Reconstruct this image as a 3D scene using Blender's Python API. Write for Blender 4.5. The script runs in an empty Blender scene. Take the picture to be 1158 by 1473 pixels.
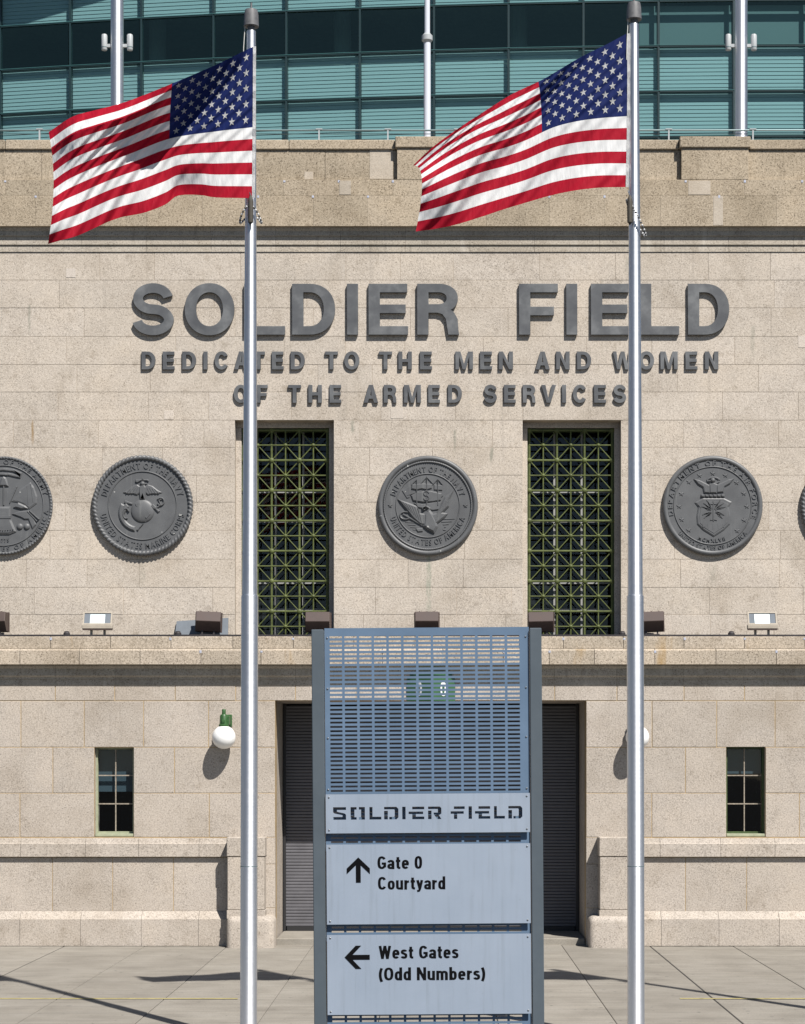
import bpy, bmesh, math, random
from mathutils import Vector, Matrix
random.seed(7)
R = math.radians
SC = bpy.context.scene

# ------------------------------------------------------------------ camera
FPX = 2800.0                      # focal length in photograph pixels
CXP, CYP = 630.0, 1107.0          # principal point in the photograph
CAMH = 3.1625
cam = bpy.data.cameras.new('camera')
cam.sensor_fit = 'VERTICAL'; cam.sensor_height = 36.0
cam.lens = FPX / 1473.0 * 36.0
cam.shift_x = (579.0 - CXP) / 1473.0
cam.shift_y = (CYP - 736.5) / 1473.0
cam.clip_start = 0.1; cam.clip_end = 3000
camo = bpy.data.objects.new('camera', cam)
camo.location = (0, 0, CAMH); camo.rotation_euler = (R(90), 0, 0)
SC.collection.objects.link(camo); SC.camera = camo

# ------------------------------------------------------------------ light
SUN_TO = Vector((0.63, -1.0, 1.48)).normalized()      # towards the sun
w = bpy.data.worlds.new('World'); SC.world = w; w.use_nodes = True
wn = w.node_tree.nodes; wl = w.node_tree.links
sky = wn.new('ShaderNodeTexSky'); sky.sky_type = 'NISHITA'; sky.sun_disc = False
sky.sun_elevation = math.asin(SUN_TO.z)
sky.sun_rotation = math.atan2(SUN_TO.x, SUN_TO.y)
sky.air_density = 0.8; sky.dust_density = 0.25; sky.ozone_density = 1.5
bg = wn['Background']; bg.inputs['Strength'].default_value = 0.05
wl.new(sky.outputs[0], bg.inputs['Color'])
sl = bpy.data.lights.new('sun', 'SUN'); sl.energy = 5.0; sl.angle = R(0.53); sl.color = (1.0, 0.96, 0.90)
so = bpy.data.objects.new('sun', sl); SC.collection.objects.link(so)
so.location = (20, -30, 60)
so.rotation_euler = (-SUN_TO).to_track_quat('-Z', 'Y').to_euler()
SC.view_settings.view_transform = 'Standard'; SC.view_settings.look = 'None'
SC.view_settings.gamma = 1.0; SC.view_settings.exposure = 0.46
SC.render.engine = 'CYCLES'
SC.cycles.use_denoising = True
SC.cycles.max_bounces = 8; SC.cycles.diffuse_bounces = 1; SC.cycles.transparent_max_bounces = 12

# ------------------------------------------------------------------ helpers
COL = SC.collection
def X(px, D): return (px - CXP) * D / FPX
def Z(py, D): return CAMH + (CYP - py) * D / FPX
def lin(r, g, b):
    f = lambda c: (c/12.92 if c <= 0.04045 else ((c+0.055)/1.055)**2.4)
    return (f(r/255), f(g/255), f(b/255), 1.0)

def link(o, parent=None):
    COL.objects.link(o)
    if parent is not None: o.parent = parent
    return o
def mesh_obj(name, verts, faces, mat, parent=None, smooth=False):
    me = bpy.data.meshes.new(name); me.from_pydata(verts, [], faces); me.update()
    if smooth: me.polygons.foreach_set('use_smooth', [True]*len(me.polygons))
    if mat is not None: me.materials.append(mat)
    return link(bpy.data.objects.new(name, me), parent)
def inst(name, src, parent, loc=(0,0,0), rot=(0,0,0), scale=(1,1,1)):
    o = bpy.data.objects.new(name, src if isinstance(src, bpy.types.Mesh) else src.data)
    o.location = loc; o.rotation_euler = rot; o.scale = scale
    return link(o, parent)
def thing(name, label, cat, loc=(0,0,0), group=None):
    o = bpy.data.objects.new(name, None); o.empty_display_size = 0.2
    o.location = loc; link(o); tag(o, label, cat, group); return o
def tag(o, label, cat, group=None):
    o['label'] = label; o['category'] = cat
    if group: o['group'] = group
    return o
class MB:
    def __init__(s): s.v = []; s.f = []
    def add(s, verts, faces, M=None):
        n = len(s.v)
        s.v += [tuple(M @ Vector(p)) if M is not None else tuple(p) for p in verts]
        s.f += [tuple(i+n for i in f) for f in faces]; return s
    def box(s, x0, x1, y0, y1, z0, z1, M=None):
        v = [(x0,y0,z0),(x1,y0,z0),(x1,y1,z0),(x0,y1,z0),(x0,y0,z1),(x1,y0,z1),(x1,y1,z1),(x0,y1,z1)]
        f = [(0,3,2,1),(4,5,6,7),(0,1,5,4),(1,2,6,5),(2,3,7,6),(3,0,4,7)]
        return s.add(v, f, M)
    def bbox(s, x0, x1, y0, y1, z0, z1, c=0.004, M=None):
        bm = bmesh.new(); bmesh.ops.create_cube(bm, size=1)
        for v in bm.verts:
            v.co = Vector(((x0+x1)/2+v.co.x*(x1-x0), (y0+y1)/2+v.co.y*(y1-y0), (z0+z1)/2+v.co.z*(z1-z0)))
        bmesh.ops.bevel(bm, geom=bm.edges[:], offset=c, segments=1, affect='EDGES')
        bm.verts.index_update()
        r = s.add([v.co[:] for v in bm.verts], [[v.index for v in f.verts] for f in bm.faces], M); bm.free(); return r
    def lathe(s, prof, n=24, M=None):           # prof: (r, z) from bottom to top, about Z
        v = []; f = []
        for r, z in prof:
            for k in range(n):
                a = 2*math.pi*k/n; v.append((r*math.cos(a), r*math.sin(a), z))
        for i in range(len(prof)-1):
            for k in range(n):
                k2 = (k+1) % n; f.append((i*n+k, i*n+k2, (i+1)*n+k2, (i+1)*n+k))
        f.append(tuple(range(n-1, -1, -1))); m = (len(prof)-1)*n; f.append(tuple(range(m, m+n)))
        return s.add(v, f, M)
    def tube(s, pts, r, n=8, closed=False):
        v = []; f = []; N = len(pts); P = [Vector(p) for p in pts]
        for i, p in enumerate(P):
            if closed: d = P[(i+1) % N]-P[i-1]
            else: d = P[min(i+1, N-1)]-P[max(i-1, 0)]
            d.normalize(); a = d.orthogonal() if abs(d.z) > .9 else d.cross(Vector((0,0,1)))
            a.normalize(); b = d.cross(a)
            rr = r[i] if isinstance(r, (list, tuple)) else r
            for k in range(n):
                t = 2*math.pi*k/n; v.append(p + a*rr*math.cos(t) + b*rr*math.sin(t))
        m = N if closed else N-1
        for i in range(m):
            j = (i+1) % N
            for k in range(n):
                k2 = (k+1) % n; f.append((i*n+k, i*n+k2, j*n+k2, j*n+k))
        if not closed:
            f.append(tuple(range(n-1,-1,-1))); f.append(tuple(range((N-1)*n, N*n)))
        return s.add(v, f)
    def build(s, name, mat, parent=None, smooth=False):
        return mesh_obj(name, s.v, s.f, mat, parent, smooth)
def autosmooth(o, ang=35):
    me = o.data; me.polygons.foreach_set('use_smooth', [True]*len(me.polygons))
    try: me.set_sharp_from_angle(angle=R(ang))
    except Exception: pass
    return o

# ------------------------------------------------------------------ materials
def newmat(name):
    m = bpy.data.materials.new(name); m.use_nodes = True
    nt = m.node_tree; return m, nt, nt.nodes['Principled BSDF']
def N(nt, kind, **kw):
    n = nt.nodes.new(kind)
    for k, v in kw.items():
        if k in n.inputs: n.inputs[k].default_value = v
        else: setattr(n, k, v)
    return n
def ramp(nt, fac, stops):
    n = nt.nodes.new('ShaderNodeValToRGB'); nt.links.new(fac, n.inputs[0])
    e = n.color_ramp.elements
    while len(e) < len(stops): e.new(0.5)
    for k, (p, c) in enumerate(stops):
        e[k].position = p; e[k].color = c if len(c) == 4 else (*c, 1)
    return n.outputs[0]
def mixc(nt, fac, a, b, mode='MIX'):
    n = nt.nodes.new('ShaderNodeMix'); n.data_type = 'RGBA'; n.blend_type = mode
    for sock, val in ((n.inputs[0], fac), (n.inputs[6], a), (n.inputs[7], b)):
        if hasattr(val, 'is_linked'): nt.links.new(val, sock)
        else: sock.default_value = val
    return n.outputs[2]
def pos(nt, scale=(1,1,1)):
    g = nt.nodes.new('ShaderNodeNewGeometry'); m = nt.nodes.new('ShaderNodeMapping')
    m.inputs['Scale'].default_value = scale
    nt.links.new(g.outputs['Position'], m.inputs['Vector']); return m.outputs[0]
def noise(nt, vec, scale, detail=2, rough=.5):
    n = N(nt, 'ShaderNodeTexNoise', Scale=scale, Detail=detail, Roughness=rough)
    nt.links.new(vec, n.inputs['Vector']); return n.outputs['Fac']
def bump(nt, bsdf, h, strength, dist):
    b = N(nt, 'ShaderNodeBump', Strength=strength, Distance=dist)
    nt.links.new(h, b.inputs['Height']); nt.links.new(b.outputs[0], bsdf.inputs['Normal'])

def _dr(px, p0, p1, hw, st, cl=(.19,.20,.16,1)): return (X(px, 35.45), Z(p0, 35.45), Z(p1, 35.45), hw*35.45/FPX, st, cl)
DRIPS = [_dr(617, 800, 905, 5, .5, (.20,.25,.19,1)), _dr(507, 606, 626, 4, .7), _dr(654, 620, 655, 3, .55), _dr(707, 645, 670, 4, .6), _dr(47, 606, 644, 2.5, .8, (.30,.2,.1,1)),
         _dr(42, 440, 485, 3, .6), _dr(1083, 470, 520, 5, .35), _dr(905, 372, 398, 10, .3), _dr(205, 806, 850, 7, .22), _dr(1025, 806, 850, 8, .22)]
def stone_mat(name, base, warm, speck=0.6, var=0.12, streak=0.14, stain=None, stainamt=0.0, drips=(), gs=34, patch=.5):
    m, nt, b = newmat(name)
    p = pos(nt); L = nt.links
    grain = noise(nt, p, gs, 3, .75)
    c = mixc(nt, ramp(nt, grain, [(0.32, (.0,.0,.0)), (0.68, (1,1,1))]), base, warm)
    # dark aggregate specks
    sp = noise(nt, p, 47, 1, .5)
    c = mixc(nt, ramp(nt, sp, [(0.31, (speck,)*3), (0.40, (0,0,0))]), c, (base[0]*.33, base[1]*.31, base[2]*.3, 1))
    # patches where dark aggregate shows through the worn face
    pt = noise(nt, p, 1.7, 4, .6); s2 = noise(nt, pos(nt, (1.3,1.3,1.3)), gs*1.2, 2, .6)
    pm = mixc(nt, 1.0, ramp(nt, pt, [(.44, (0,0,0)), (.60, (patch,)*3)]), ramp(nt, s2, [(.36, (1,1,1)), (.50, (0,0,0))]), 'MULTIPLY')
    c = mixc(nt, pm, c, (base[0]*.5, base[1]*.49, base[2]*.48, 1))
    # pale aggregate
    lp = noise(nt, pos(nt, (1.1,1.1,1.1)), 39, 1, .5)
    c = mixc(nt, ramp(nt, lp, [(0.62, (0,0,0)), (0.72, (.35,)*3)]), c, (min(1,base[0]*1.5), min(1,base[1]*1.5), min(1,base[2]*1.5), 1))
    # broad weathering
    big = noise(nt, p, 0.9, 5, .62)
    c = mixc(nt, 1.0, c, ramp(nt, big, [(0.28, (.83,.81,.78)), (0.5, (1,1,1)), (0.75, (1.08,1.06,1.03))]), 'MULTIPLY')
    # vertical run marks
    st = noise(nt, pos(nt, (7, 7, .35)), 1.0, 3, .6)
    c = mixc(nt, 1.0, c, ramp(nt, st, [(0.24, (1-streak,)*3), (0.40, (1,1,1))]), 'MULTIPLY')
    dirt = noise(nt, p, 5.0, 4, .7)
    c = mixc(nt, 1.0, c, ramp(nt, dirt, [(0.26, (.72,.70,.67)), (0.42, (1,1,1))]), 'MULTIPLY')
    if stain is not None:
        rs = noise(nt, pos(nt, (2.3, 2.3, .5)), 1.0, 3, .6)
        c = mixc(nt, ramp(nt, rs, [(0.60, (0,0,0)), (0.72, (stainamt,)*3)]), c, stain)
    if drips:       # individual run marks on the wall: x, top z, bottom z, half width, strength
        g_ = nt.nodes.new('ShaderNodeNewGeometry'); sx_ = nt.nodes.new('ShaderNodeSeparateXYZ'); L.new(g_.outputs['Position'], sx_.inputs[0])
        wob = noise(nt, pos(nt, (6, 6, 2.5)), 1.0, 3, .6); rag = noise(nt, pos(nt, (22, 22, 5)), 1.0, 2, .6)
        def mth(op, a_, b_=None, c_=None):
            n_ = N(nt, 'ShaderNodeMath', operation=op)
            for q_, v_ in zip(n_.inputs, (a_, b_, c_)):
                if v_ is None: continue
                if hasattr(v_, 'is_linked'): L.new(v_, q_)
                else: q_.default_value = v_
            return n_.outputs[0]
        def sst(v_, a_, b_):
            n_ = N(nt, 'ShaderNodeMapRange', interpolation_type='SMOOTHSTEP'); L.new(v_, n_.inputs[0]); n_.inputs[1].default_value = a_; n_.inputs[2].default_value = b_; return n_.outputs[0]
        for (dx_, zt_, zb_, hw_, st_, cl_) in drips:
            xo = mth('ABSOLUTE', mth('SUBTRACT', mth('MULTIPLY_ADD', wob, .06, sx_.outputs[0]), dx_+.03))
            fx = sst(xo, hw_, hw_*.25); fz = mth('MULTIPLY', sst(sx_.outputs[2], zb_, zb_+(zt_-zb_)*.5), sst(sx_.outputs[2], zt_+.05, zt_-.02))
            fc = mth('MULTIPLY', mth('MULTIPLY', fx, fz), mth('MULTIPLY', sst(rag, .25, .6), st_))
            c = mixc(nt, fc, c, cl_)
    oi = nt.nodes.new('ShaderNodeObjectInfo')
    c = mixc(nt, 1.0, c, ramp(nt, oi.outputs['Random'], [(0, (1-var, 1-var, 1-var*1.1)), (.5, (1,.99,.97)), (1, (1+var*.5, 1+var*.5, 1+var*.5))]), 'MULTIPLY')
    L.new(c, b.inputs['Base Color']); b.inputs['Roughness'].default_value = .9
    b.inputs['Specular IOR Level'].default_value = .2
    bump(nt, b, grain, .35, .012)
    return m
M_WALL = stone_mat('cast_stone_wall', (.425,.375,.32,1), (.605,.541,.472,1), var=.05, drips=DRIPS)
M_LOW = stone_mat('cast_stone_lower', (.36,.318,.276,1), (.545,.487,.43,1), var=.05, streak=.10)
M_PAR = stone_mat('cast_stone_parapet', (.30,.248,.183,1), (.52,.44,.34,1), speck=.8, var=.09, gs=27, patch=.7)
M_LEDGE = stone_mat('cast_stone_ledge', (.32,.272,.215,1), (.57,.495,.41,1), speck=.85, var=.1, gs=27, patch=.6, stain=(.34,.21,.07,1), stainamt=.7)
M_MOULD = stone_mat('cast_stone_moulding', (.36,.32,.27,1), (.52,.47,.40,1), var=.1, streak=.3, stain=(.62,.57,.5,1), stainamt=.6)
M_PATCH = stone_mat('repair_mortar', (.47,.41,.34,1), (.53,.47,.40,1), speck=.2, var=.12)
M_PATCHW = stone_mat('repair_mortar_wall', (.52,.465,.41,1), (.60,.54,.48,1), speck=.2, var=.06)
def plain(name, col, rough=.6, metal=0.0, spec=.5, vary=0.0, vscale=8.0, bmp=0.0, coat=0.0):
    m, nt, b = newmat(name)
    b.inputs['Roughness'].default_value = rough; b.inputs['Metallic'].default_value = metal
    b.inputs['Specular IOR Level'].default_value = spec; b.inputs['Coat Weight'].default_value = coat
    if vary > 0:
        f = noise(nt, pos(nt), vscale, 5, .65)
        c = mixc(nt, ramp(nt, f, [(0.3, (0,0,0)), (0.7, (1,1,1))]), tuple(min(1, k*(1-vary)) for k in col[:3])+(1,), tuple(min(1, k*(1+vary)) for k in col[:3])+(1,))
        nt.links.new(c, b.inputs['Base Color'])
        r = ramp(nt, f, [(0.2, (max(0, rough-.1),)*3), (0.8, (min(1, rough+.1),)*3)]); nt.links.new(r, b.inputs['Roughness'])
        if bmp: bump(nt, b, f, bmp, .01)
    else: b.inputs['Base Color'].default_value = col
    return m
M_MORTAR = plain('mortar_ochre', (.40,.30,.18,1), .95, spec=.1, vary=.25, vscale=6)
M_MORTU = plain('mortar_pale', (.46,.385,.305,1), .95, spec=.1, vary=.3, vscale=3)
M_CAULK = plain('pale_caulk', (.42,.44,.52,1), .8, vary=.2)
M_GROUT2 = plain('packed_dirt', (.10,.085,.065,1), .95, vary=.4, vscale=20)
M_GROUT = plain('expansion_filler', (.03,.028,.025,1), .9)
M_FLASH = plain('black_flashing', (.035,.03,.032,1), .6, vary=.3)
M_SHUT = plain('shutter_paint', (.12,.118,.13,1), .55, vary=.12, vscale=3)
M_BLACKST = plain('dark_steel', (.02,.02,.022,1), .5)
M_LAT = plain('green_lattice_paint', (.085,.103,.027,1), .6, vary=.35, vscale=9)
M_FRAMEG = plain('green_frame_paint', (.055,.085,.03,1), .6, vary=.3)
M_PALEGRN = plain('pale_green_steel', (.33,.35,.24,1), .65, vary=.2)
M_WHITEST = plain('white_sash_paint', (.30,.30,.29,1), .6)
M_TANST = plain('rusty_sash', (.29,.25,.20,1), .7, vary=.35, vscale=30)
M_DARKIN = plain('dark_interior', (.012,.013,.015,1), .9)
M_CURT = plain('blue_blind', (.05,.085,.115,1), .8)
M_BROWN = plain('bronze_floodlight', (.068,.044,.038,1), .55, vary=.15)
M_WFRAME = plain('ivory_floodlight', (.40,.355,.295,1), .7, spec=.2, vary=.12)
M_REFL = plain('reflector', (.55,.62,.63,1), .55, metal=.5)
M_GREYPL = plain('grey_sheet', (.17,.19,.215,1), .85, spec=.1, vary=.08)
M_GREENC = plain('green_casting', (.035,.10,.03,1), .45, vary=.25, vscale=20)
M_SIGNGRN = plain('green_sign_paint', (.045,.12,.05,1), .45, vary=.1)
M_WHITE = plain('white_paint', (.8,.8,.8,1), .5)
M_GLOBE = plain('opal_globe', (.86,.86,.85,1), .28, coat=.3)
M_POST = plain('sign_post_paint', (.082,.102,.12,1), .5, vary=.06, vscale=4)
M_SCREEN = plain('sign_screen_paint', (.115,.175,.26,1), .45, vary=.08, vscale=3)
def panel_mat():
    m, nt, b = newmat('sign_panel_paint')
    f = noise(nt, pos(nt), 2.4, 4, .6); g = noise(nt, pos(nt, (30, 30, 1.6)), 1.0, 3, .6); h = noise(nt, pos(nt), 40, 3, .7)
    c = mixc(nt, ramp(nt, f, [(.3, (0,0,0)), (.7, (1,1,1))]), (.272,.322,.395,1), (.305,.355,.43,1))
    c = mixc(nt, 1.0, c, ramp(nt, g, [(.28, (.90,.90,.89)), (.45, (1,1,1)), (.7, (1.03,1.03,1.03))]), 'MULTIPLY')
    c = mixc(nt, ramp(nt, h, [(.24, (.35,)*3), (.29, (0,0,0))]), c, (.16,.17,.18,1))
    nt.links.new(c, b.inputs['Base Color']); nt.links.new(ramp(nt, g, [(.3, (.55,)*3), (.7, (.38,)*3)]), b.inputs['Roughness'])
    bump(nt, b, noise(nt, pos(nt), 3.5, 1, .4), .12, .01)
    return m
M_PANEL = panel_mat()
M_BLACK = plain('black_vinyl', (.005,.005,.006,1), .9, spec=.08)
M_SCREW = plain('screw_metal', (.45,.45,.45,1), .35, metal=1)
M_ASPH = plain('asphalt', (.045,.047,.05,1), .9, spec=.2, vary=.3, vscale=2)  # assumed for the unseen ground, kept dark to weaken bounce onto the wall
M_YEL = plain('yellow_road_paint', (.40,.34,.15,1), .85, vary=.3, vscale=9)
M_ROPE = plain('halyard_rope', (.55,.55,.52,1), .9)
M_CW = plain('counterweight_cover', (.06,.052,.04,1), .7, vary=.3, vscale=40)
M_BEAD = plain('bead_dark', (.05,.05,.05,1), .5)
M_BEADW = plain('bead_pale', (.6,.6,.6,1), .5)
M_TRUCK = plain('truck_grey', (.12,.12,.125,1), .55, vary=.25, vscale=20)
M_MULL = plain('mullion_paint', (.012,.032,.036,1), .4)
M_TRANS = plain('transom_cap', (.05,.14,.14,1), .35)
M_SLAT = plain('blind_slat', (.42,.45,.46,1), .7)
M_ROLLB = plain('roller_blind', (.16,.19,.19,1), .8)
M_INT = plain('interior_wall', (.16,.17,.14,1), .9, vary=.6, vscale=.6)
M_RAIL = plain('rail_galvanised', (.16,.22,.23,1), .45, metal=.4)
M_LAMPW = plain('lamp_housing_white', (.40,.42,.43,1), .45)
M_POLEW = plain('white_pole_paint', (.62,.64,.70,1), .35, coat=.3)

def letter_mat():
    m, nt, b = newmat('painted_lettering')
    f = noise(nt, pos(nt), 2.2, 4, .6)
    c = ramp(nt, f, [(0.32, (.07,.073,.08)), (.5, (.098,.102,.108)), (0.66, (.155,.16,.165))])
    nt.links.new(c, b.inputs['Base Color']); b.inputs['Roughness'].default_value = .5
    return m
M_LET = letter_mat()
def seal_mat():
    m, nt, b = newmat('painted_bronze_seal')
    f = noise(nt, pos(nt), 3.0, 5, .6)
    c = ramp(nt, f, [(0.3, (.088,.09,.094)), (.7, (.125,.128,.132))])
    st = noise(nt, pos(nt, (16, 16, .9)), 1.0, 2, .5)
    c = mixc(nt, ramp(nt, st, [(.62, (0,0,0)), (.75, (.35,)*3)]), c, (.2,.205,.2,1))
    ch = noise(nt, pos(nt), 6.5, 3, .55)
    c = mixc(nt, ramp(nt, ch, [(.70, (0,0,0)), (.72, (.8,)*3)]), c, (.5,.5,.48,1))
    nt.links.new(c, b.inputs['Base Color']); b.inputs['Roughness'].default_value = .48
    return m
M_SEAL = seal_mat()
def alu_mat():
    m, nt, b = newmat('satin_aluminium')
    b.inputs['Metallic'].default_value = 1.0
    g = noise(nt, pos(nt, (14, 14, .6)), 1.5, 3, .6)
    c = mixc(nt, ramp(nt, g, [(.35, (0,0,0)), (.65, (1,1,1))]), (.82,.84,.88,1), (.92,.93,.96,1))
    nt.links.new(c, b.inputs['Base Color'])
    f = noise(nt, pos(nt, (1, 1, 16)), 2.0, 3, .6)
    nt.links.new(ramp(nt, f, [(.3, (.52,)*3), (.7, (.60,)*3)]), b.inputs['Roughness'])
    # turned finish: the brush marks run round the shaft
    tg = N(nt, 'ShaderNodeTangent', direction_type='RADIAL', axis='Z')
    nt.links.new(tg.outputs[0], b.inputs['Tangent'])
    b.inputs['Anisotropic'].default_value = .75; b.inputs['Anisotropic Rotation'].default_value = .25
    return m
M_ALU = alu_mat()
def concrete_mat():
    m, nt, b = newmat('pavement_concrete')
    p = pos(nt)
    a = noise(nt, p, 1.1, 6, .65)
    c = ramp(nt, a, [(.25, (.205,.185,.158)), (.5, (.268,.245,.212)), (.75, (.32,.295,.26))])
    st = noise(nt, pos(nt, (.5, 5, 1)), 1.4, 4, .6)
    c = mixc(nt, 1.0, c, ramp(nt, st, [(.3, (.85,.85,.85)), (.55, (1,1,1)), (.75, (1.1,1.09,1.06))]), 'MULTIPLY')
    g = noise(nt, p, 60, 2, .6)
    c = mixc(nt, 1.0, c, ramp(nt, g, [(.3, (.8,.8,.8)), (.6, (1.05,1.05,1.05))]), 'MULTIPLY')
    gum = noise(nt, p, 9, 1, .4)
    c = mixc(nt, ramp(nt, gum, [(.245, (.75,)*3), (.27, (0,0,0))]), c, (.09,.085,.08,1))
    oi = nt.nodes.new('ShaderNodeObjectInfo')
    c = mixc(nt, 1.0, c, ramp(nt, oi.outputs['Random'], [(0, (.92,.92,.91)), (1, (1.05,1.05,1.04))]), 'MULTIPLY')
    nt.links.new(c, b.inputs['Base Color']); b.inputs['Roughness'].default_value = .85
    bump(nt, b, g, .25, .005)
    return m
M_CONC = concrete_mat()
def glass_mat(name, tint, refl=(1,1,1,1), rough=.02, f0=.09):
    m = bpy.data.materials.new(name); m.use_nodes = True; nt = m.node_tree
    nt.nodes.remove(nt.nodes['Principled BSDF']); out = nt.nodes['Material Output']
    t = N(nt, 'ShaderNodeBsdfTransparent', Color=tint)
    g = N(nt, 'ShaderNodeBsdfGlossy', Color=refl, Roughness=rough)
    lw = N(nt, 'ShaderNodeLayerWeight', Blend=.5)
    pw = N(nt, 'ShaderNodeMath', operation='POWER'); pw.inputs[1].default_value = 5.0; nt.links.new(lw.outputs['Facing'], pw.inputs[0])
    fr = N(nt, 'ShaderNodeMath', operation='MULTIPLY_ADD'); fr.inputs[1].default_value = .9; fr.inputs[2].default_value = f0; nt.links.new(pw.outputs[0], fr.inputs[0])
    wv = noise(nt, pos(nt), .8, 2, .5); bp = N(nt, 'ShaderNodeBump', Strength=.06, Distance=.05)
    nt.links.new(wv, bp.inputs['Height']); nt.links.new(bp.outputs[0], g.inputs['Normal'])
    mx = nt.nodes.new('ShaderNodeMixShader')
    nt.links.new(fr.outputs[0], mx.inputs[0]); nt.links.new(t.outputs[0], mx.inputs[1]); nt.links.new(g.outputs[0], mx.inputs[2])
    nt.links.new(mx.outputs[0], out.inputs['Surface']); return m
M_GLT = glass_mat('teal_glass', (.60,.80,.81,1), (.72,.95,.70,1))
M_GLW = glass_mat('window_glass', (.70,.75,.75,1), f0=.035)
def cloth_mat(name, col):
    m, nt, b = newmat(name)
    out = nt.nodes['Material Output']
    b.inputs['Base Color'].default_value = col; b.inputs['Roughness'].default_value = .75
    b.inputs['Specular IOR Level'].default_value = .25
    uv = nt.nodes.new('ShaderNodeUVMap'); mp = nt.nodes.new('ShaderNodeMapping')
    mp.inputs['Rotation'].default_value = (0, 0, R(-32)); mp.inputs['Scale'].default_value = (9, 3, 1)
    nt.links.new(uv.outputs[0], mp.inputs[0])
    n1 = noise(nt, mp.outputs[0], 1.0, 3, .55)
    bp = N(nt, 'ShaderNodeBump', Strength=.8, Distance=.03)
    nt.links.new(n1, bp.inputs['Height']); nt.links.new(bp.outputs[0], b.inputs['Normal'])
    t = N(nt, 'ShaderNodeBsdfTranslucent', Color=col)
    mx = N(nt, 'ShaderNodeMixShader'); mx.inputs[0].default_value = .22
    nt.links.new(b.outputs[0], mx.inputs[1]); nt.links.new(t.outputs[0], mx.inputs[2])
    nt.links.new(mx.outputs[0], out.inputs['Surface']); return m
M_RED = cloth_mat('red_nylon', (.40,.0025,.02,1))
M_CWHITE = cloth_mat('white_nylon', (.80,.80,.80,1))
M_BLUE = cloth_mat('blue_nylon', (.005,.015,.10,1))

# ================================================================== SETTING
YL, YU = 35.0, 35.45        # lower wall face, upper wall face
YG = 60.0
g = mesh_obj('ground', [(-900,-900,-.03),(900,-900,-.03),(900,900,-.03),(-900,900,-.03)], [(0,1,2,3)], M_ASPH)
g['kind'] = 'structure'
pave = bpy.data.objects.new('pavement', None); link(pave); pave['kind'] = 'structure'
jx = [95,210,328,450,570,690,808,934,1053]
jX = [X(p, YL) for p in jx]; sp = 1.475
jX = [jX[0]-sp*k for k in range(3,0,-1)] + jX + [jX[-1]+sp*k for k in range(1,4)]
jY = [20.6, 23.4, 36.5]  # paving ends out of view so the dark ground bounces less light
wide = (X(95,YL), X(934,YL))
for i in range(len(jX)-1):
    for j in range(len(jY)-1):
        a = jX[i] + (.012 if min(abs(jX[i]-q) for q in wide) < .01 else .005)
        b_ = jX[i+1] - (.012 if min(abs(jX[i+1]-q) for q in wide) < .01 else .005)
        dz = random.uniform(-.004, .004)
        mb = MB(); c = .006; y0, y1 = jY[j]+.005, jY[j+1]-.005
        v = [(a+c,y0+c,dz),(b_-c,y0+c,dz),(b_-c,y1-c,dz),(a+c,y1-c,dz),(a,y0,dz-c),(b_,y0,dz-c),(b_,y1,dz-c),(a,y1,dz-c),
             (a,y0,-.028),(b_,y0,-.028),(b_,y1,-.028),(a,y1,-.028)]
        mb.add(v, [(0,1,2,3)]+[(k+4,(k+1)%4+4,(k+1)%4,k) for k in range(4)]+[(k+8,(k+1)%4+8,(k+1)%4+4,k+4) for k in range(4)])
        mb.build('slab', M_CONC, pave)
for q in wide:
    MB().box(q-.011, q+.011, 20.6, 34.8, -.025, -.006).build('joint_filler', M_GROUT, pave)
DY = YL*(1360-CYP)/(1437-CYP)
MB().box(X(-300,DY), X(342,DY), DY-.035, DY+.035, .005, .009).build('painted_line', M_YEL, pave)
MB().box(X(978,DY), X(1500,DY), DY-.035, DY+.035, .005, .009).build('painted_line', M_YEL, pave)

# dirt gathered in the angle between paving and wall
V, F = [], []; x_ = X(-250, YL); n_ = 0
while x_ < X(1400, YL):
    if not (X(330, YL) < x_ < X(912, YL)):
        w0 = random.choice((.004,.010,.018,.03)); V += [(x_, 34.86, .006), (x_, 34.85-w0-random.uniform(0,.012), .006)]; n_ += 1
        if n_ > 1 and x_-V[-4][0] < .2: F.append((len(V)-4, len(V)-3, len(V)-1, len(V)-2))
    x_ += random.uniform(.03,.11)
gr_ = mesh_obj('dirt', V, F, M_GROUT2, pave); gr_['kind'] = 'stuff'
# ------------------------------------------------------------------ stadium facade
FAC = thing('stadium_facade', 'tan cast stone block facade with ledge, parapet, green grilles and shuttered gateway', 'building', (0, YL, 0))
FAC.location = (0, 0, 0)
XMIN, XMAX = -330, 1490
def stone(x0, x1, Y, z0, z1, mat, thick=.12, c=.004, gap=.004, name='stone', parent=None):
    a, b_, e, f = x0+gap, x1-gap, z0+gap, z1-gap
    Y = Y + random.uniform(-.0022, .0022)
    v = [(a+c,Y,e+c),(b_-c,Y,e+c),(b_-c,Y,f-c),(a+c,Y,f-c),(a,Y+c,e),(b_,Y+c,e),(b_,Y+c,f),(a,Y+c,f),
         (a,Y+thick,e),(b_,Y+thick,e),(b_,Y+thick,f),(a,Y+thick,f)]
    fs = [(0,1,2,3)]+[(k+4,(k+1)%4+4,(k+1)%4,k) for k in range(4)]+[(k+8,(k+1)%4+8,(k+1)%4+4,k+4) for k in range(4)]
    return mesh_obj(name, v, fs, mat, parent or FAC)
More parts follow.
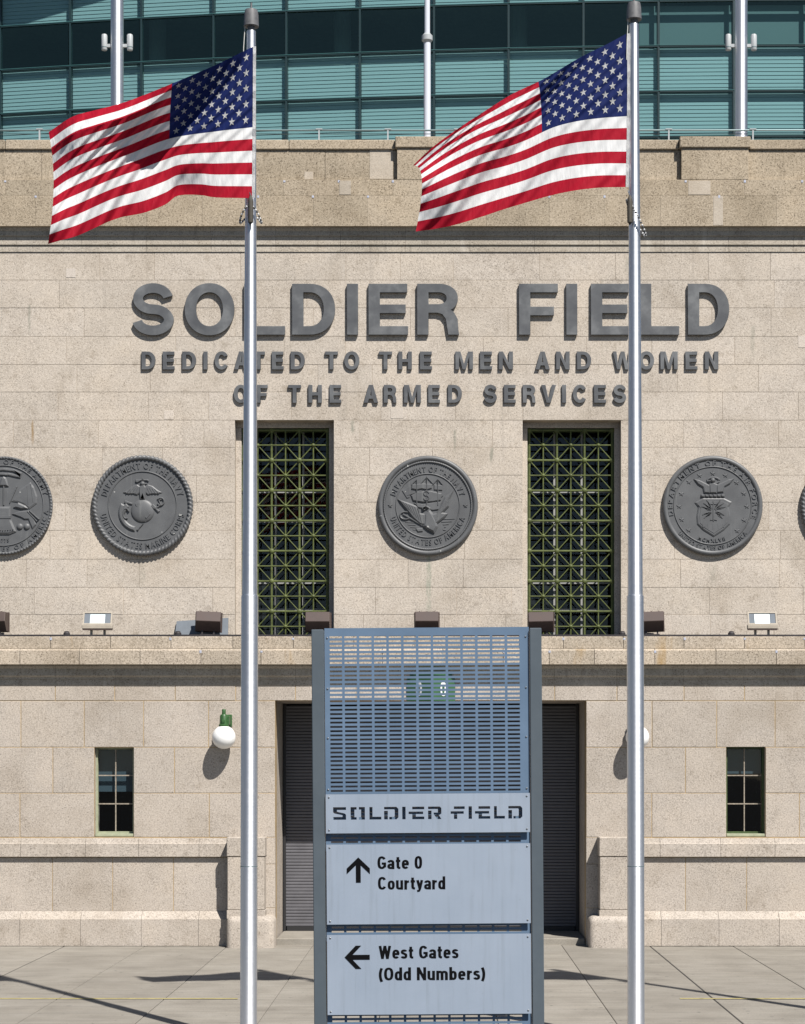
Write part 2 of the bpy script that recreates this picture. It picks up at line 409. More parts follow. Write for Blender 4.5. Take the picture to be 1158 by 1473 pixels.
def course(y0, y1, Y, joints, mat, openings=(), **kw):
    js = sorted(set([XMIN, XMAX] + [j for j in joints if XMIN < j < XMAX]))
    z1, z0 = Z(y0, Y), Z(y1, Y)
    for a, b_ in zip(js, js[1:]):
        segs = [(a, b_)]
        for (ox0, ox1, oy0, oy1) in openings:
            if oy0 < y1-1.5 and oy1 > y0+1.5:
                ns = []
                for s0, s1 in segs:
                    if ox1 <= s0 or ox0 >= s1: ns.append((s0, s1)); continue
                    if ox0 > s0: ns.append((s0, ox0))
                    if ox1 < s1: ns.append((ox1, s1))
                segs = ns
        for s0, s1 in segs:
            if s1-s0 > 4: stone(X(s0,Y), X(s1,Y), Y, z0, z1, mat, **kw)
def rnd_joints(lo, hi, start):
    j = []; x = XMIN + start
    while x < XMAX: j.append(x); x += random.uniform(lo, hi)
    return j
def backing(name, x0, x1, y0, y1, Y, dep, mat, openings):
    """mortar bed behind the stones, in rectangles round the openings"""
    ys = sorted(set([y0, y1] + [o[2] for o in openings] + [o[3] for o in openings]))
    mb = MB()
    for a, b_ in zip(ys, ys[1:]):
        if a < y0 or b_ > y1: continue
        cut = sorted((o[0]-.35, o[1]+.35) for o in openings if o[2] <= a+.1 and o[3] >= b_-.1)
        xs = x0
        for c0, c1 in cut + [(x1, x1)]:
            mb.box(X(xs,Y), X(c0,Y), Y+.006, Y+dep, Z(b_,Y), Z(a,Y)); xs = c1
    return mb.build(name, mat, FAC)
UW = [(338,480,604.5,960), (752,893,604.5,960)]
LW = [(136,192,1075,1204), (1045,1101,1074,1204)]
DOOR = (396,843,1007.5,1365)

# upper wall
rows = [362.5,403,443,484,524.5,564,604.5,643.5,683.6,722.5,763,804.5,845,884,925]
for k, (a, b_) in enumerate(zip(rows, rows[1:])):
    course(a, b_, YU, rnd_joints(74, 158, random.uniform(10, 90)), M_WALL, UW, gap=.0028, c=.003)
backing('mortar_bed', XMIN, XMAX, 362.5, 925, YU, .5, M_MORTU, [(o[0],o[1],o[2],925) for o in UW])
# lower wall
for (a, b_, js) in [(985,1008,[-180,-95,-8,79.5,165,252,339,425,512,598,685,750,798,887.5,984,1071,1160,1250]),
                    (1008,1075,[-152,-61,30,121,206.6,300,938,1031,1115,1207]),
                    (1075,1141,[-110,-15,76,251,986,1180,1270]),
                    (1141,1204.5,[-160,-66,28.6,301,937.6,1150,1240])]:
    course(a, b_, YL, js, M_LOW, LW+[DOOR], gap=.007, c=.004)
backing('mortar_bed', XMIN, XMAX, 960, 1366, YL, .4, M_MORTAR, [LW[0], LW[1], (DOOR[0],DOOR[1],1007.5,1366)])
# plinth panels, band and base
DX = DOOR[:2]
def prof_block(name, x0, x1, prof, mat, gap=.003):
    """profile of (y, z) points, closed, run along x"""
    a, b_ = x0+gap, x1-gap; n = len(prof)
    v = [(a, y, z) for y, z in prof] + [(b_, y, z) for y, z in prof]
    f = [tuple(range(n)), tuple(range(2*n-1, n-1, -1))] + [((i+1) % n, i, i+n, (i+1) % n+n) for i in range(n)]
    return mesh_obj(name, v, f, mat, FAC)
def run(name, Y, joints, prof, mat, x0=XMIN, x1=XMAX, gap=.003):
    js = sorted(set([x0, x1] + [j for j in joints if x0+5 < j < x1-5]))
    for a, b_ in zip(js, js[1:]): prof_block(name, X(a,Y), X(b_,Y), prof, mat, gap)
z = lambda p: Z(p, YL)
sidejs = {'panel': [-100,-12,75.5,162,249.5,986,1074,1162,1250], 'base': [-142,-55,31,118,205,287,950,1032.6,1119,1205],
          'band': [-150,-60,31,124,200,287,949,1036,1114,1205]}
PIERL, PIERR = (326,381), (862,917)
for (s0, s1) in ((XMIN, PIERL[0]+4), (PIERR[1]-4, XMAX)):
    js = [s0]+[j for j in sidejs['panel'] if s0+5 < j < s1-5]+[s1]
    for a, b_ in zip(js, js[1:]): stone(X(a,YL), X(b_,YL), YL, z(1311), z(1233), M_LOW, gap=.006)
    run('plinth_cap', YL, sidejs['band'], [(YL+.1,z(1204.5)),(YL+.1,z(1232)),(YL-.075,z(1232)),(YL-.075,z(1213.5)),(YL-.055,z(1212.2)),(YL-.03,z(1206))], M_LOW, s0, s1)
    run('base_stone', YL, sidejs['base'], [(YL+.1,z(1310.5)),(YL+.1,-.1),(YL-.15,-.1),(YL-.15,z(1321.5)),(YL-.13,z(1320.5)),(YL-.012,z(1310.5))], M_LOW, s0, s1)
# lit wall strips beside the gateway, below the band course
for a, b_ in ((375, DX[0]), (DX[1], 868)):
    for y0, y1 in ((1204.5,1243),(1243,1306),(1306,1366)):
        stone(X(a,YL), X(b_,YL), YL, Z(y1,YL), Z(y0,YL), M_LOW, gap=.004)
YP = YL-.40
def pier(p0, p1, lean):
    D = YP
    x0, x1 = X(p0,D), X(p1,D)
    mb = MB().bbox(x0, x1, YP, YL+.02, Z(1232.5,D)+.004, Z(1204.5,D), .012); mb.build('pier_stone', M_LOW, FAC)
    MB().bbox(x0+.012, x1-.012, YP+.012, YL+.02, Z(1309,D), Z(1232.5,D)-.004, .01).build('pier_stone', M_LOW, FAC)
    MB().bbox(x0, x1, YP, YL+.02, Z(1322,D), Z(1309,D)-.005, .008).build('pier_stone', M_LOW, FAC)
    # rounded guard stone at the foot
    a, b_ = (x0-.0, X(395,D)) if lean > 0 else (X(847,D), x1+.0)
    bm = bmesh.new(); bmesh.ops.create_cube(bm, size=1)
    z0, z1 = -.05, Z(1318.5,D-.1)
    for v in bm.verts: v.co = Vector(((a+b_)/2+v.co.x*(b_-a), (YP-.1+YL+.02)/2+v.co.y*(YL+.02-YP+.1), (z0+z1)/2+v.co.z*(z1-z0)))
    ed = [e for e in bm.edges if max(v.co.y for v in e.verts) < YL and max(v.co.z for v in e.verts) > 0] + [e for e in bm.edges if min(v.co.z for v in e.verts) > .1 and min(v.co.y for v in e.verts) < YL-.2 and max(v.co.y for v in e.verts) > YL]
    bmesh.ops.bevel(bm, geom=list(set(ed)), offset=.11, segments=5, affect='EDGES', profile=.5)
    me = bpy.data.meshes.new('guard_stone'); bm.to_mesh(me); bm.free(); me.materials.append(M_LOW)
    autosmooth(link(bpy.data.objects.new('guard_stone', me), FAC), 50)
pier(*PIERL, 1); pier(*PIERR, -1)

# ledge between lower and upper wall
D1 = 34.74
ztop = Z(915.5, 34.83)
steps = [-102,-14.5,72.7,159,246,335,422,509,597,684,747,810.5,897,984,1071,1158,1246,1333,1420,-190,-277]
low = [-58,28.6,114,201.4,289,375.5,463,550,637,724,790,855,942,1030,1117,1204,1291,1378,-146,-234]
run('ledge_stone', 34.83, steps, [(YU+.02,ztop),(YU+.02,Z(932.5,34.83)),(34.83,Z(932.5,34.83)),(34.83,ztop-.012),(34.842,ztop)], M_LEDGE, gap=.005)
run('ledge_stone', D1, low, [(YL+.3,Z(932.5,34.83)-.002),(YL+.3,Z(955.5,D1)),(D1,Z(955.5,D1)),(D1,Z(936,D1)),(D1+.012,Z(934.5,D1)),(34.85,Z(932.5,34.83)-.002)], M_LEDGE, gap=.005)
mj = [-190,-95,-8,79.5,165,252,339,425,512,598,685,760,798,887.5,984,1071,1160,1250,1340]
run('moulding', 34.88, mj, [(YL+.2,Z(956,34.88)),(YL+.2,z(986)),(34.988,z(986)),(34.988,z(977)),(34.965,z(977)),(34.965,z(974.5)),(34.945,z(973.5)),(34.925,z(972)),(34.925,z(962)),(34.885,z(959)),(34.885,Z(956,34.88))], M_MOULD, gap=.002)
MB().box(X(XMIN,YU), X(XMAX,YU), 34.845, YU-.004, ztop+.002, ztop+.035).build('flashing', M_FLASH, FAC)

# cornice and parapet
YC = 35.26
run('moulding', YU, [XMIN+93*k-17 for k in range(22)],
    [(YU+.3,Z(324,YU)),(YU+.3,Z(362.5,YU)),(YU-.018,Z(362.5,YU)),(YU-.018,Z(355.5,YU)),(YU-.008,Z(355,YU)),(YU-.008,Z(353,YU)),(YU-.04,Z(352.6,YU)),(YU-.04,Z(341,YU)),
     (YU-.075,Z(340.5,YU)),(YU-.075,Z(334,YU)),(YU-.10,Z(332,YU)),(YU-.12,Z(327.5,YU)),(YU-.12,Z(324,YU))], M_MOULD, gap=.002)
par2 = [-269,-189,-109,-29,51,131,211,291,371,451,528.5,608,700,790,870,950,1034,1117,1197,1277,1357]
run('parapet_stone', YC, par2, [(YU+.3,Z(281,YC)+0),(YU+.3,Z(325,YC)),(YC,Z(325,YC)),(YC,Z(281,YC))], M_PAR, gap=.0015)
par1 = [p+37 for p in par2]
run('parapet_stone', YC+.002, par1, [(YU+.3,Z(258.5,YC)),(YU+.3,Z(281,YC)+.004),(YC+.002,Z(281,YC)+.004),(YC+.002,Z(258.5,YC))], M_PAR, gap=.0015)
ztp = Z(197, 35.2); zcb = Z(213, YC)
piers = [(571+409*k, 668+409*k) for k in (-2,-1,0,1,2)]
xs = XMIN
YR = YC+.115
for k, (p0, p1) in enumerate(piers):
    stone(X(p0,YC), X(p1,YC), YC, Z(258.5,YC)+.002, zcb, M_PAR, thick=.5, gap=.003)
    MB().bbox(X(p0,YC)-.03, X(p1,YC)+.03, YC-.035, YU+.42, zcb+.003, ztp+.02, .012).build('parapet_cap', M_PAR, FAC)
ends = [XMIN] + [q for p in piers for q in p] + [XMAX]
for a, b_ in zip(ends[0::2], ends[1::2]):
    if b_-a < 5: continue
    n = max(1, round((b_-a)/105)); w_ = (b_-a)/n
    for i in range(n):
        stone(X(a+i*w_,YC), X(a+(i+1)*w_,YC), YR, Z(258.5,YC)+.002, zcb, M_PAR, thick=.4, gap=.003)
    n = max(1, round((b_-a)/160)); w_ = (b_-a)/n
    for i in range(n):
        MB().bbox(X(a+i*w_,YC)+(.034 if i == 0 else .003), X(a+(i+1)*w_,YC)-(.034 if i == n-1 else .003), YR-.04, YU+.42, zcb+.003, ztp-.005, .012).build('parapet_cap', M_PAR, FAC)
MB().box(X(XMIN,YU), X(XMAX,YU), YR+.02, YU+.35, Z(326,YC)+.05, zcb-.02).build('parapet_core', M_MORTU, FAC)
for pxs, Yq, py in ((par2, YC, 283), (par1, YC+.002, 261), (steps, 34.83, 919), (low, D1, 937.5)):
    for px in pxs:
        if random.random() < .72 and -60 < px < 1220:
            xq = X(px+random.uniform(-1,1), Yq); zq = Z(py, Yq); hh = random.uniform(.016,.026)
            MB().bbox(xq-.02, xq+.02, Yq-.006, Yq+.01, zq-hh, zq+hh, .004).build('caulk_spot', M_CAULK, FAC)
for a, b_, y0, y1, Yq in ((438,450.5,247,258,YR),(488,505,260,280,YC),(532,565,214.5,257.5,YR),(1026,1040,282,324,YC),(990,1022,260,280,YC),(150,172,283,300,YC)):
    MB().bbox(X(a,Yq), X(b_,Yq), Yq-.004, Yq+.02, Z(y1,Yq), Z(y0,Yq), .0015).build('repair_patch', M_PATCH, FAC)
for a, b_, y0, y1 in ((95,109,386,399),(236,250,590,603),(468,486,560,574),(562,580,588,602),(1148,1158,483,500),(245,262,505,516)):
    MB().bbox(X(a,YU), X(b_,YU), YU-.005, YU+.02, Z(y1,YU), Z(y0,YU), .0015).build('repair_patch', M_PATCHW, FAC)
ZROOF = 13.0
MB().box(X(XMIN,YU), X(XMAX,YU), YU+.35, YG+8, ZROOF-.4, ZROOF).build('roof', M_CONC, FAC)

# upper windows with painted lattice grilles
def bar_mesh(name, L, w_, d):       # bar along +x from the origin, front face at y=-d
    mb = MB(); h = w_/2
    mb.add([(0,-d+h*.5,-h),(0,-d,-h*.45),(0,-d,h*.45),(0,-d+h*.5,h),(0,0,h),(0,0,-h),(L,-d+h*.5,-h),(L,-d,-h*.45),(L,-d,h*.45),(L,-d+h*.5,h),(L,0,h),(L,0,-h)],
           [(5,4,3,2,1,0),(6,7,8,9,10,11)]+[(i,(i+1)%6,(i+1)%6+6,i+6) for i in range(6)])
    me = bpy.data.meshes.new(name); me.from_pydata(mb.v, [], mb.f); me.materials.append(M_LAT); return me
mb = MB().lathe([(.046,0),(.046,.010),(.034,.018),(.034,.024),(.014,.032)], 12, Matrix.Rotation(R(90),4,'X'))
ROS = bpy.data.meshes.new('rosette'); ROS.from_pydata(mb.v, [], mb.f); ROS.materials.append(M_LAT)
def upper_window(p0, p1):
    Yr = YU+.23                      # rebate face
    Yg = YU+.30                      # grille plane
    x0, x1 = X(p0,YU), X(p1,YU); zt = Z(604.5,YU); zb = ztop
    rw = .095
    # stone surround, set back
    MB().bbox(x0-.05, x0+rw, Yr, Yr+.45, zb-.05, zt-rw-.004, .006).build('jamb_stone', M_WALL, FAC)
    MB().bbox(x1-rw, x1+.05, Yr, Yr+.45, zb-.05, zt-rw-.004, .006).build('jamb_stone', M_WALL, FAC)
    MB().bbox(x0-.05, x1+.05, Yr, Yr+.45, zt-rw, zt+.05, .006).build('lintel_stone', M_WALL, FAC)
    gx0, gx1, gz1 = x0+rw+.004, x1-rw-.004, zt-rw-.008
    fr = MB()
    fr.box(gx0, gx0+.05, Yg-.02, Yg+.10, zb, gz1); fr.box(gx1-.05, gx1, Yg-.02, Yg+.10, zb, gz1); fr.box(gx0+.05, gx1-.05, Yg-.02, Yg+.10, gz1-.05, gz1)
    win = fr.build('window', M_FRAMEG, FAC)
    # columns and rows
    cw = (gx1-gx0-.07)/6; cx = [gx0+.035+cw*k for k in range(7)]
    rh = 21.9/FPX*YU*1.0; cz = [gz1-.03-rh*k for k in range(15)]
    zlow = zb-.02
    H = {t: bar_mesh('bar_profile', 1.0, t, .035) for t in (.024,.038)}
    Dg = bar_mesh('bar_profile', math.hypot(cw, rh), .020, .022)
    for k, xx in enumerate(cx):
        t = .038 if k % 2 == 0 else .024
        inst('vertical_bar', H[t], win, (xx, Yg, zlow), (0, R(-90), 0), (cz[0]-zlow, 1, 1))
    for k, zz in enumerate(cz):
        if zz < zlow: continue
        t = .038 if k % 2 == 0 else .024
        inst('horizontal_bar', H[t], win, (cx[0], Yg-.004, zz), (0,0,0), (cx[-1]-cx[0], 1, 1))
    for i in range(6):
        for j in range(14):
            if cz[j+1] < zlow-.3: continue
            up = (i+j) % 2 == 0      # even corner at top left -> runs down right
            a = math.atan2(rh, cw)
            if up: inst('diagonal_bar', Dg, win, (cx[i], Yg-.001, cz[j]), (0, a, 0))
            else: inst('diagonal_bar', Dg, win, (cx[i], Yg-.001, cz[j+1]), (0, -a, 0))
    for i in range(7):
        for j in range(15):
            if (i+j) % 2 or cz[j] < zlow: continue
            s = 1.0 if i % 2 == 0 else .72
            inst('rosette', ROS, win, (cx[i], Yg-.028, cz[j]), (0,0,0), (s, 1, s))
    # steel sash and glass behind
    Ys = Yg+.32
    for k in range(1, 3):
        xx = cx[2*k]+(.05 if x0 < 0 else -.03)
        MB().box(xx-.018, xx+.018, Ys-.03, Ys, zb, gz1).build('sash_bar', M_WHITEST, win)
    for pq in (701, 744, 834, 873):
        zz = Z(pq, YU)
        if zz > zb: MB().box(gx0, gx1, Ys-.025, Ys+.005, zz-.018, zz+.018).build('sash_bar', M_WHITEST, win)
    mesh_obj('pane', [(gx0,Ys+.01,zb),(gx1,Ys+.01,zb),(gx1,Ys+.01,gz1),(gx0,Ys+.01,gz1)], [(0,1,2,3)], M_GLW, win)
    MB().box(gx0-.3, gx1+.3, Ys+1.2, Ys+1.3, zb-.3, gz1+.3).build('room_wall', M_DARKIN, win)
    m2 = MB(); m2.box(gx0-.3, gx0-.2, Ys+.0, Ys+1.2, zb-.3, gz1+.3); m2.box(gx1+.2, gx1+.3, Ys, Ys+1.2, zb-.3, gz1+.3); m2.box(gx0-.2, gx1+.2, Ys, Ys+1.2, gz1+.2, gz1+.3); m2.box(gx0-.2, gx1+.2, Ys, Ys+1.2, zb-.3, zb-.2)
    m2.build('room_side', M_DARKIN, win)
upper_window(*UW[0][:2]); upper_window(*UW[1][:2])

# small steel windows low on the wall
def lower_window(o, flip):
    x0, x1 = X(o[0],YL), X(o[1],YL); zt, zb = Z(o[2],YL), Z(o[3],YL)
    Yw = YL+.20
    MB().box(x0-.06, x0-.0, YL+.10, Yw+.3, zb, zt).build('jamb_stone', M_LOW, FAC)
    MB().box(x1+.0, x1+.06, YL+.10, Yw+.3, zb, zt).build('jamb_stone', M_LOW, FAC)
    MB().box(x0-.06, x1+.06, YL+.10, Yw+.3, zt+.0, zt+.08).build('lintel_stone', M_LOW, FAC)
    f = MB(); t = .035
    f.box(x0+.002, x0+t, Yw-.07, Yw+.03, zb+.06, zt-.002); f.box(x1-t, x1-.002, Yw-.07, Yw+.03, zb+.06, zt-.002)
    f.box(x0+t, x1-t, Yw-.02, Yw+.03, zt-t, zt-.002); f.box(x0+t, x1-t, Yw-.02, Yw+.03, zb+.06, zb+.06+t)
    win = f.build('window', M_PALEGRN if not flip else M_FRAMEG, FAC)  # frame colour carries the light: left pale as if sunlit, right dark as if shaded
    MB().bbox(x0+.003, x1-.003, YL+.02, Yw+.05, zb+.004, zb+.058, .008).build('sill', M_PALEGRN, win)
    xm = (x0+x1)/2+.0
    MB().box(xm-.009, xm+.009, Yw-.015, Yw+.02, zb+.09, zt-.03).build('muntin', M_TANST, win)
    for p in (1115.5, 1156.5):
        MB().box(x0+t, x1-t, Yw-.018, Yw+.022, Z(p,YL)-.010, Z(p,YL)+.010).build('muntin', M_TANST, win)
    xs_ = [x0+t, xm, x1-t]; zs = [zb+.095, Z(1156.5,YL), Z(1115.5,YL), zt-t]
    for i in range(2):
        for j in range(3):
            a, b_ = xs_[i]+.012, xs_[i+1]-.012
            mesh_obj('pane', [(a,Yw,zs[j]+.013),(b_,Yw,zs[j]+.013),(b_,Yw,zs[j+1]-.013),(a,Yw,zs[j+1]-.013)], [(0,1,2,3)], M_GLW, win)
    zc = Z(1139 if not flip else 1113, YL)
    MB().box(x0+.01, x1-.01, Yw+.10, Yw+.11, zc, zt).build('blind', M_CURT, win)
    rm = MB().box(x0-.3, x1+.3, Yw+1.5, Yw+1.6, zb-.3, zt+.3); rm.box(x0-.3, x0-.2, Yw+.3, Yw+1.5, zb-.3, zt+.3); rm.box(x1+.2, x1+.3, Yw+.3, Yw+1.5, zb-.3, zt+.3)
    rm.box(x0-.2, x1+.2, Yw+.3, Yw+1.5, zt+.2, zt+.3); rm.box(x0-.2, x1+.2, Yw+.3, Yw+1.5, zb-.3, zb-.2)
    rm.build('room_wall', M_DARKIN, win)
lower_window(LW[0], False); lower_window(LW[1], True)

# gateway with roller shutter
YD = YL+1.80
x0, x1 = X(DOOR[0],YL), X(DOOR[1],YL); zt = Z(DOOR[2],YL)
for a, b_, s in ((x0-.5, x0-.006, 1), (x1+.006, x1+.5, -1)):
    MB().box(a, b_, YL+.121, YD+.3, -.05, zt+.4).build('jamb_stone', M_LOW, FAC)
MB().box(x0-.5, x1+.5, YL+.121, YD+.3, zt+.004, zt+.4).build('lintel_stone', M_LOW, FAC)
MB().bbox(x0+.006, x1-.006, YL+.12, YD+.2, -.03, .115, .012).build('threshold', M_CONC, FAC)
sh = MB().box(x0+.008, x0+.055, YD-.10, YD+.05, .116, zt-.01)
sh.box(x1-.055, x1-.008, YD-.10, YD+.05, .116, zt-.01); sh.box(x0+.075, x1-.075, YD-.06, YD+.05, .116, .20)
door = sh.build('roller_shutter', M_BLACKST, FAC)
mb = MB(); ph = .0605; n = 8; v = []
sec = [(-.010,.001),(-.020,.007),(-.022,ph*.5),(-.020,ph-.011),(-.010,ph-.005),(.0,ph-.005),(.0,.001)]
L = x1-x0-.09
v = [(0,y,zz) for y, zz in sec]+[(L,y,zz) for y, zz in sec]; k = len(sec)
f = [tuple(range(k-1,-1,-1)), tuple(range(k,2*k))]+[(i,(i+1)%k,(i+1)%k+k,i+k) for i in range(k)]
SLM = bpy.data.meshes.new('slat'); SLM.from_pydata(v, [], f); SLM.materials.append(M_SHUT)
zz = .20
while zz < zt-.05:
    inst('slat', SLM, door, (x0+.045, YD, zz)); zz += ph
MB().box(x0-.1, x1+.1, YD+.052, YD+.08, .02, zt+.1).build('shutter_backing', M_BLACKST, door)

# ------------------------------------------------------------------ glass building behind
GB = thing('glass_building', 'curved teal glass curtain wall with blinds rising behind the stone parapet', 'building', (0,0,0))
CX0 = 12.2
def arcY(x): return YG + .0032*(x-CX0)**2
xk = [6.81+2.31*k for k in range(-13, 8)]
zl = [26.88+1.40*k for k in (2,1,0)] + [25.49-1.40*k for k in range(0,5)]   # line heights, top down
zl[3] = 25.49
def quad_local(w_, h): return [(0,0,0),(w_,0,0),(w_,0,h),(0,0,h)]
slats = {}
def blind_mesh(w_, h):
    mb = MB(); n = 11; p = h/n
    for i in range(n):
        z0 = p*i
        mb.add([(0,0,z0+.014),(w_,0,z0+.014),(w_,.013,z0+p*1.02),(0,.013,z0+p*1.02),(0,.005,z0+.011),(w_,.005,z0+.011),(w_,.018,z0+p*1.02-.003),(0,.018,z0+p*1.02-.003)],
               [(0,1,2,3),(7,6,5,4),(0,4,5,1),(3,2,6,7)])
    me = bpy.data.meshes.new('blind'); me.from_pydata(mb.v, [], mb.f); me.materials.append(M_SLAT); return me
PW, PH = 2.24, 1.33
PM = bpy.data.meshes.new('pane'); PM.from_pydata(quad_local(PW,PH), [], [(0,1,2,3)]); PM.materials.append(M_GLT)
BM_ = blind_mesh(PW, PH)
RM = bpy.data.meshes.new('roller'); RM.from_pydata(quad_local(PW,PH), [], [(0,1,2,3)]); RM.materials.append(M_ROLLB)
mb = MB().box(-.032,.032,-.05,.09,0,1); MU = bpy.data.meshes.new('mullion'); MU.from_pydata(mb.v,[],mb.f); MU.materials.append(M_MULL)
mb = MB().box(0,1,-.05,.09,-.028,.012); TR = bpy.data.meshes.new('transom'); TR.from_pydata(mb.v,[],mb.f); TR.materials.append(M_MULL)
mb = MB().box(0,1,-.06,-.03,.013,.028); TC = bpy.data.meshes.new('transom_cap'); TC.from_pydata(mb.v,[],mb.f); TC.materials.append(M_TRANS)
for i in range(len(xk)-1):
    xa, xb = xk[i], xk[i+1]; ya, yb = arcY(xa), arcY(xb); an = math.atan2(yb-ya, xb-xa); ln = math.hypot(xb-xa, yb-ya)
    inst('mullion', MU, GB, (xa, ya, zl[-1]), (0,0,an), (1,1,zl[0]-zl[-1]))
    d = Vector((math.cos(an), math.sin(an), 0)); nrm = Vector((-math.sin(an), math.cos(an), 0))
    for r in range(len(zl)-1):
        zhi, zlo = zl[r], zl[r+1]
        p = Vector((xa, ya, zlo)) + d*.035
        tr = inst('transom', TR, GB, (xa, ya, zlo), (0,0,an), (ln,1,1))
        inst('cap', TC, tr, (0,0,0), (0,0,0), (1,1,1))
        pn = inst('pane', PM, GB, p+Vector((0,0,.03)), (R(random.uniform(-.35,.35)),0,an+R(random.uniform(-.35,.35))))
        dark = (r == 2)
        if not dark:
            inst('blind', BM_, GB, p + nrm*.12 + Vector((0,0,.03)), (0,0,an), (1,1,1))
        elif i >= 13:
            inst('blind', RM, GB, p + nrm*.3 + Vector((0,0,.03)), (0,0,an))
        elif i == 12:
            inst('blind', RM, GB, p + nrm*.3 + d*1.7 + Vector((0,0,.03)), (0,0,an), (.24,1,1))
inx0, inx1 = xk[0]-1, xk[-1]+1
MB().box(inx0, inx1, 69, 69.3, 13, 31).build('interior_wall', M_INT, GB)
for zf in (22.65, 25.42-.0, 28.2):
    m_ = MB()
    for i in range(len(xk)-1):
        xa, xb = xk[i], xk[i+1]
        m_.add([(xa,arcY(xa)+.62,zf),(xb,arcY(xb)+.62,zf),(xb,69,zf),(xa,69,zf),(xa,arcY(xa)+.62,zf-.25),(xb,arcY(xb)+.62,zf-.25),(xb,69,zf-.25),(xa,69,zf-.25)],
               [(0,1,2,3),(7,6,5,4),(0,4,5,1)])
    m_.build('floor_slab', M_INT, GB)
for xx in (-9.2, -3.1, 2.6, 7.6):
    MB().lathe([(.28,22.7),(.28,28)], 16, Matrix.Translation((xx, arcY(xx)+2.4, 0))).build('column', M_ROLLB, GB)
m_ = MB()
for i in range(len(xk)-1):
    xa, xb = xk[i], xk[i+1]
    m_.add([(xa,arcY(xa),13),(xb,arcY(xb),13),(xb,arcY(xb),zl[-1]),(xa,arcY(xa),zl[-1])], [(0,1,2,3)])
m_.build('base_wall', M_MULL, GB)
MB().box(inx0, inx1, 60.3, 75, zl[0]+.1, zl[0]+.6).build('roof', M_MULL, GB)

# poles standing on the roof behind the parapet
def roof_pole(px, side):
    D = 45.0; x = X(px, D); r = .148
    t = thing('light_pole', 'thick silver light pole behind the parapet at the %s, two small lamps on it' % side, 'light pole', (x, D, ZROOF), 'silver light poles behind the parapet')
    autosmooth(MB().lathe([(.26,0),(.26,.03),(r,.031),(r,13.5)], 28).build('shaft', M_ALU, t))
    zz = Z(66, D)-ZROOF
    for s in (-1, 1):
        MB().box(min(s*r*.9, s*.24), max(s*r*.9, s*.24), -.03, .03, zz-.035, zz+.035).build('arm', M_LAMPW, t)
        lx = s*.295
        lp = autosmooth(MB().lathe([(.062,zz-.10),(.066,zz-.09),(.07,zz-.02),(.07,zz+.23),(.058,zz+.26)], 16, Matrix.Translation((lx,0,0))).build('lamp', M_LAMPW, t))
        MB().lathe([(.072,zz-.045),(.072,zz-.03)], 16, Matrix.Translation((lx,0,0))).build('ring', M_RAIL, lp)
roof_pole(168.5, 'left'); roof_pole(1066, 'right')
D = 45.0; zz = Z(56, D)-ZROOF
t = thing('slim_pole', 'slim white pole with a round collar behind the parapet between the flags', 'pole', (X(614.5,D), D, ZROOF))
autosmooth(MB().lathe([(.2,0),(.2,.03),(.085,.031),(.08,zz-.1),(.075,zz)], 20).build('lower_shaft', M_POLEW, t))
autosmooth(MB().lathe([(.065,zz),(.06,zz+4)], 20).build('upper_shaft', M_POLEW, t))
autosmooth(MB().lathe([(.06,zz-.14),(.10,zz-.06),(.11,zz-.05),(.125,zz-.04),(.125,zz+.07),(.09,zz+.10),(.068,zz+.13)], 20).build('collar', M_LAMPW, t))
# low rail along the parapet top
t = thing('parapet_rail', 'thin metal rail on short posts running along the parapet top', 'railing', (0, 0, 0))
YRL = YU+.25
zr = Z(187.5, YRL)
MB().tube([(X(XMIN,YRL),YRL,zr),(X(XMAX,YRL),YRL,zr)], .016, 8).build('rail', M_RAIL, t)
MB().tube([(X(XMIN,YRL),YRL+.05,zr-.05),(X(XMAX,YRL),YRL+.05,zr-.05)], .007, 6).build('cable', M_RAIL, t)
for px in (-140,-41,57,157,257,360,459,558,658,760,860,962,1083,1180,1280):
    xx = X(px, YRL)
    m_ = MB().box(xx-.013, xx+.013, YRL-.02, YRL+.02, ztp-.02, zr); m_.box(xx-.06, xx+.06, YRL-.022, YRL+.022, zr+.01, zr+.028)
    m_.build('post', M_LAMPW, t)

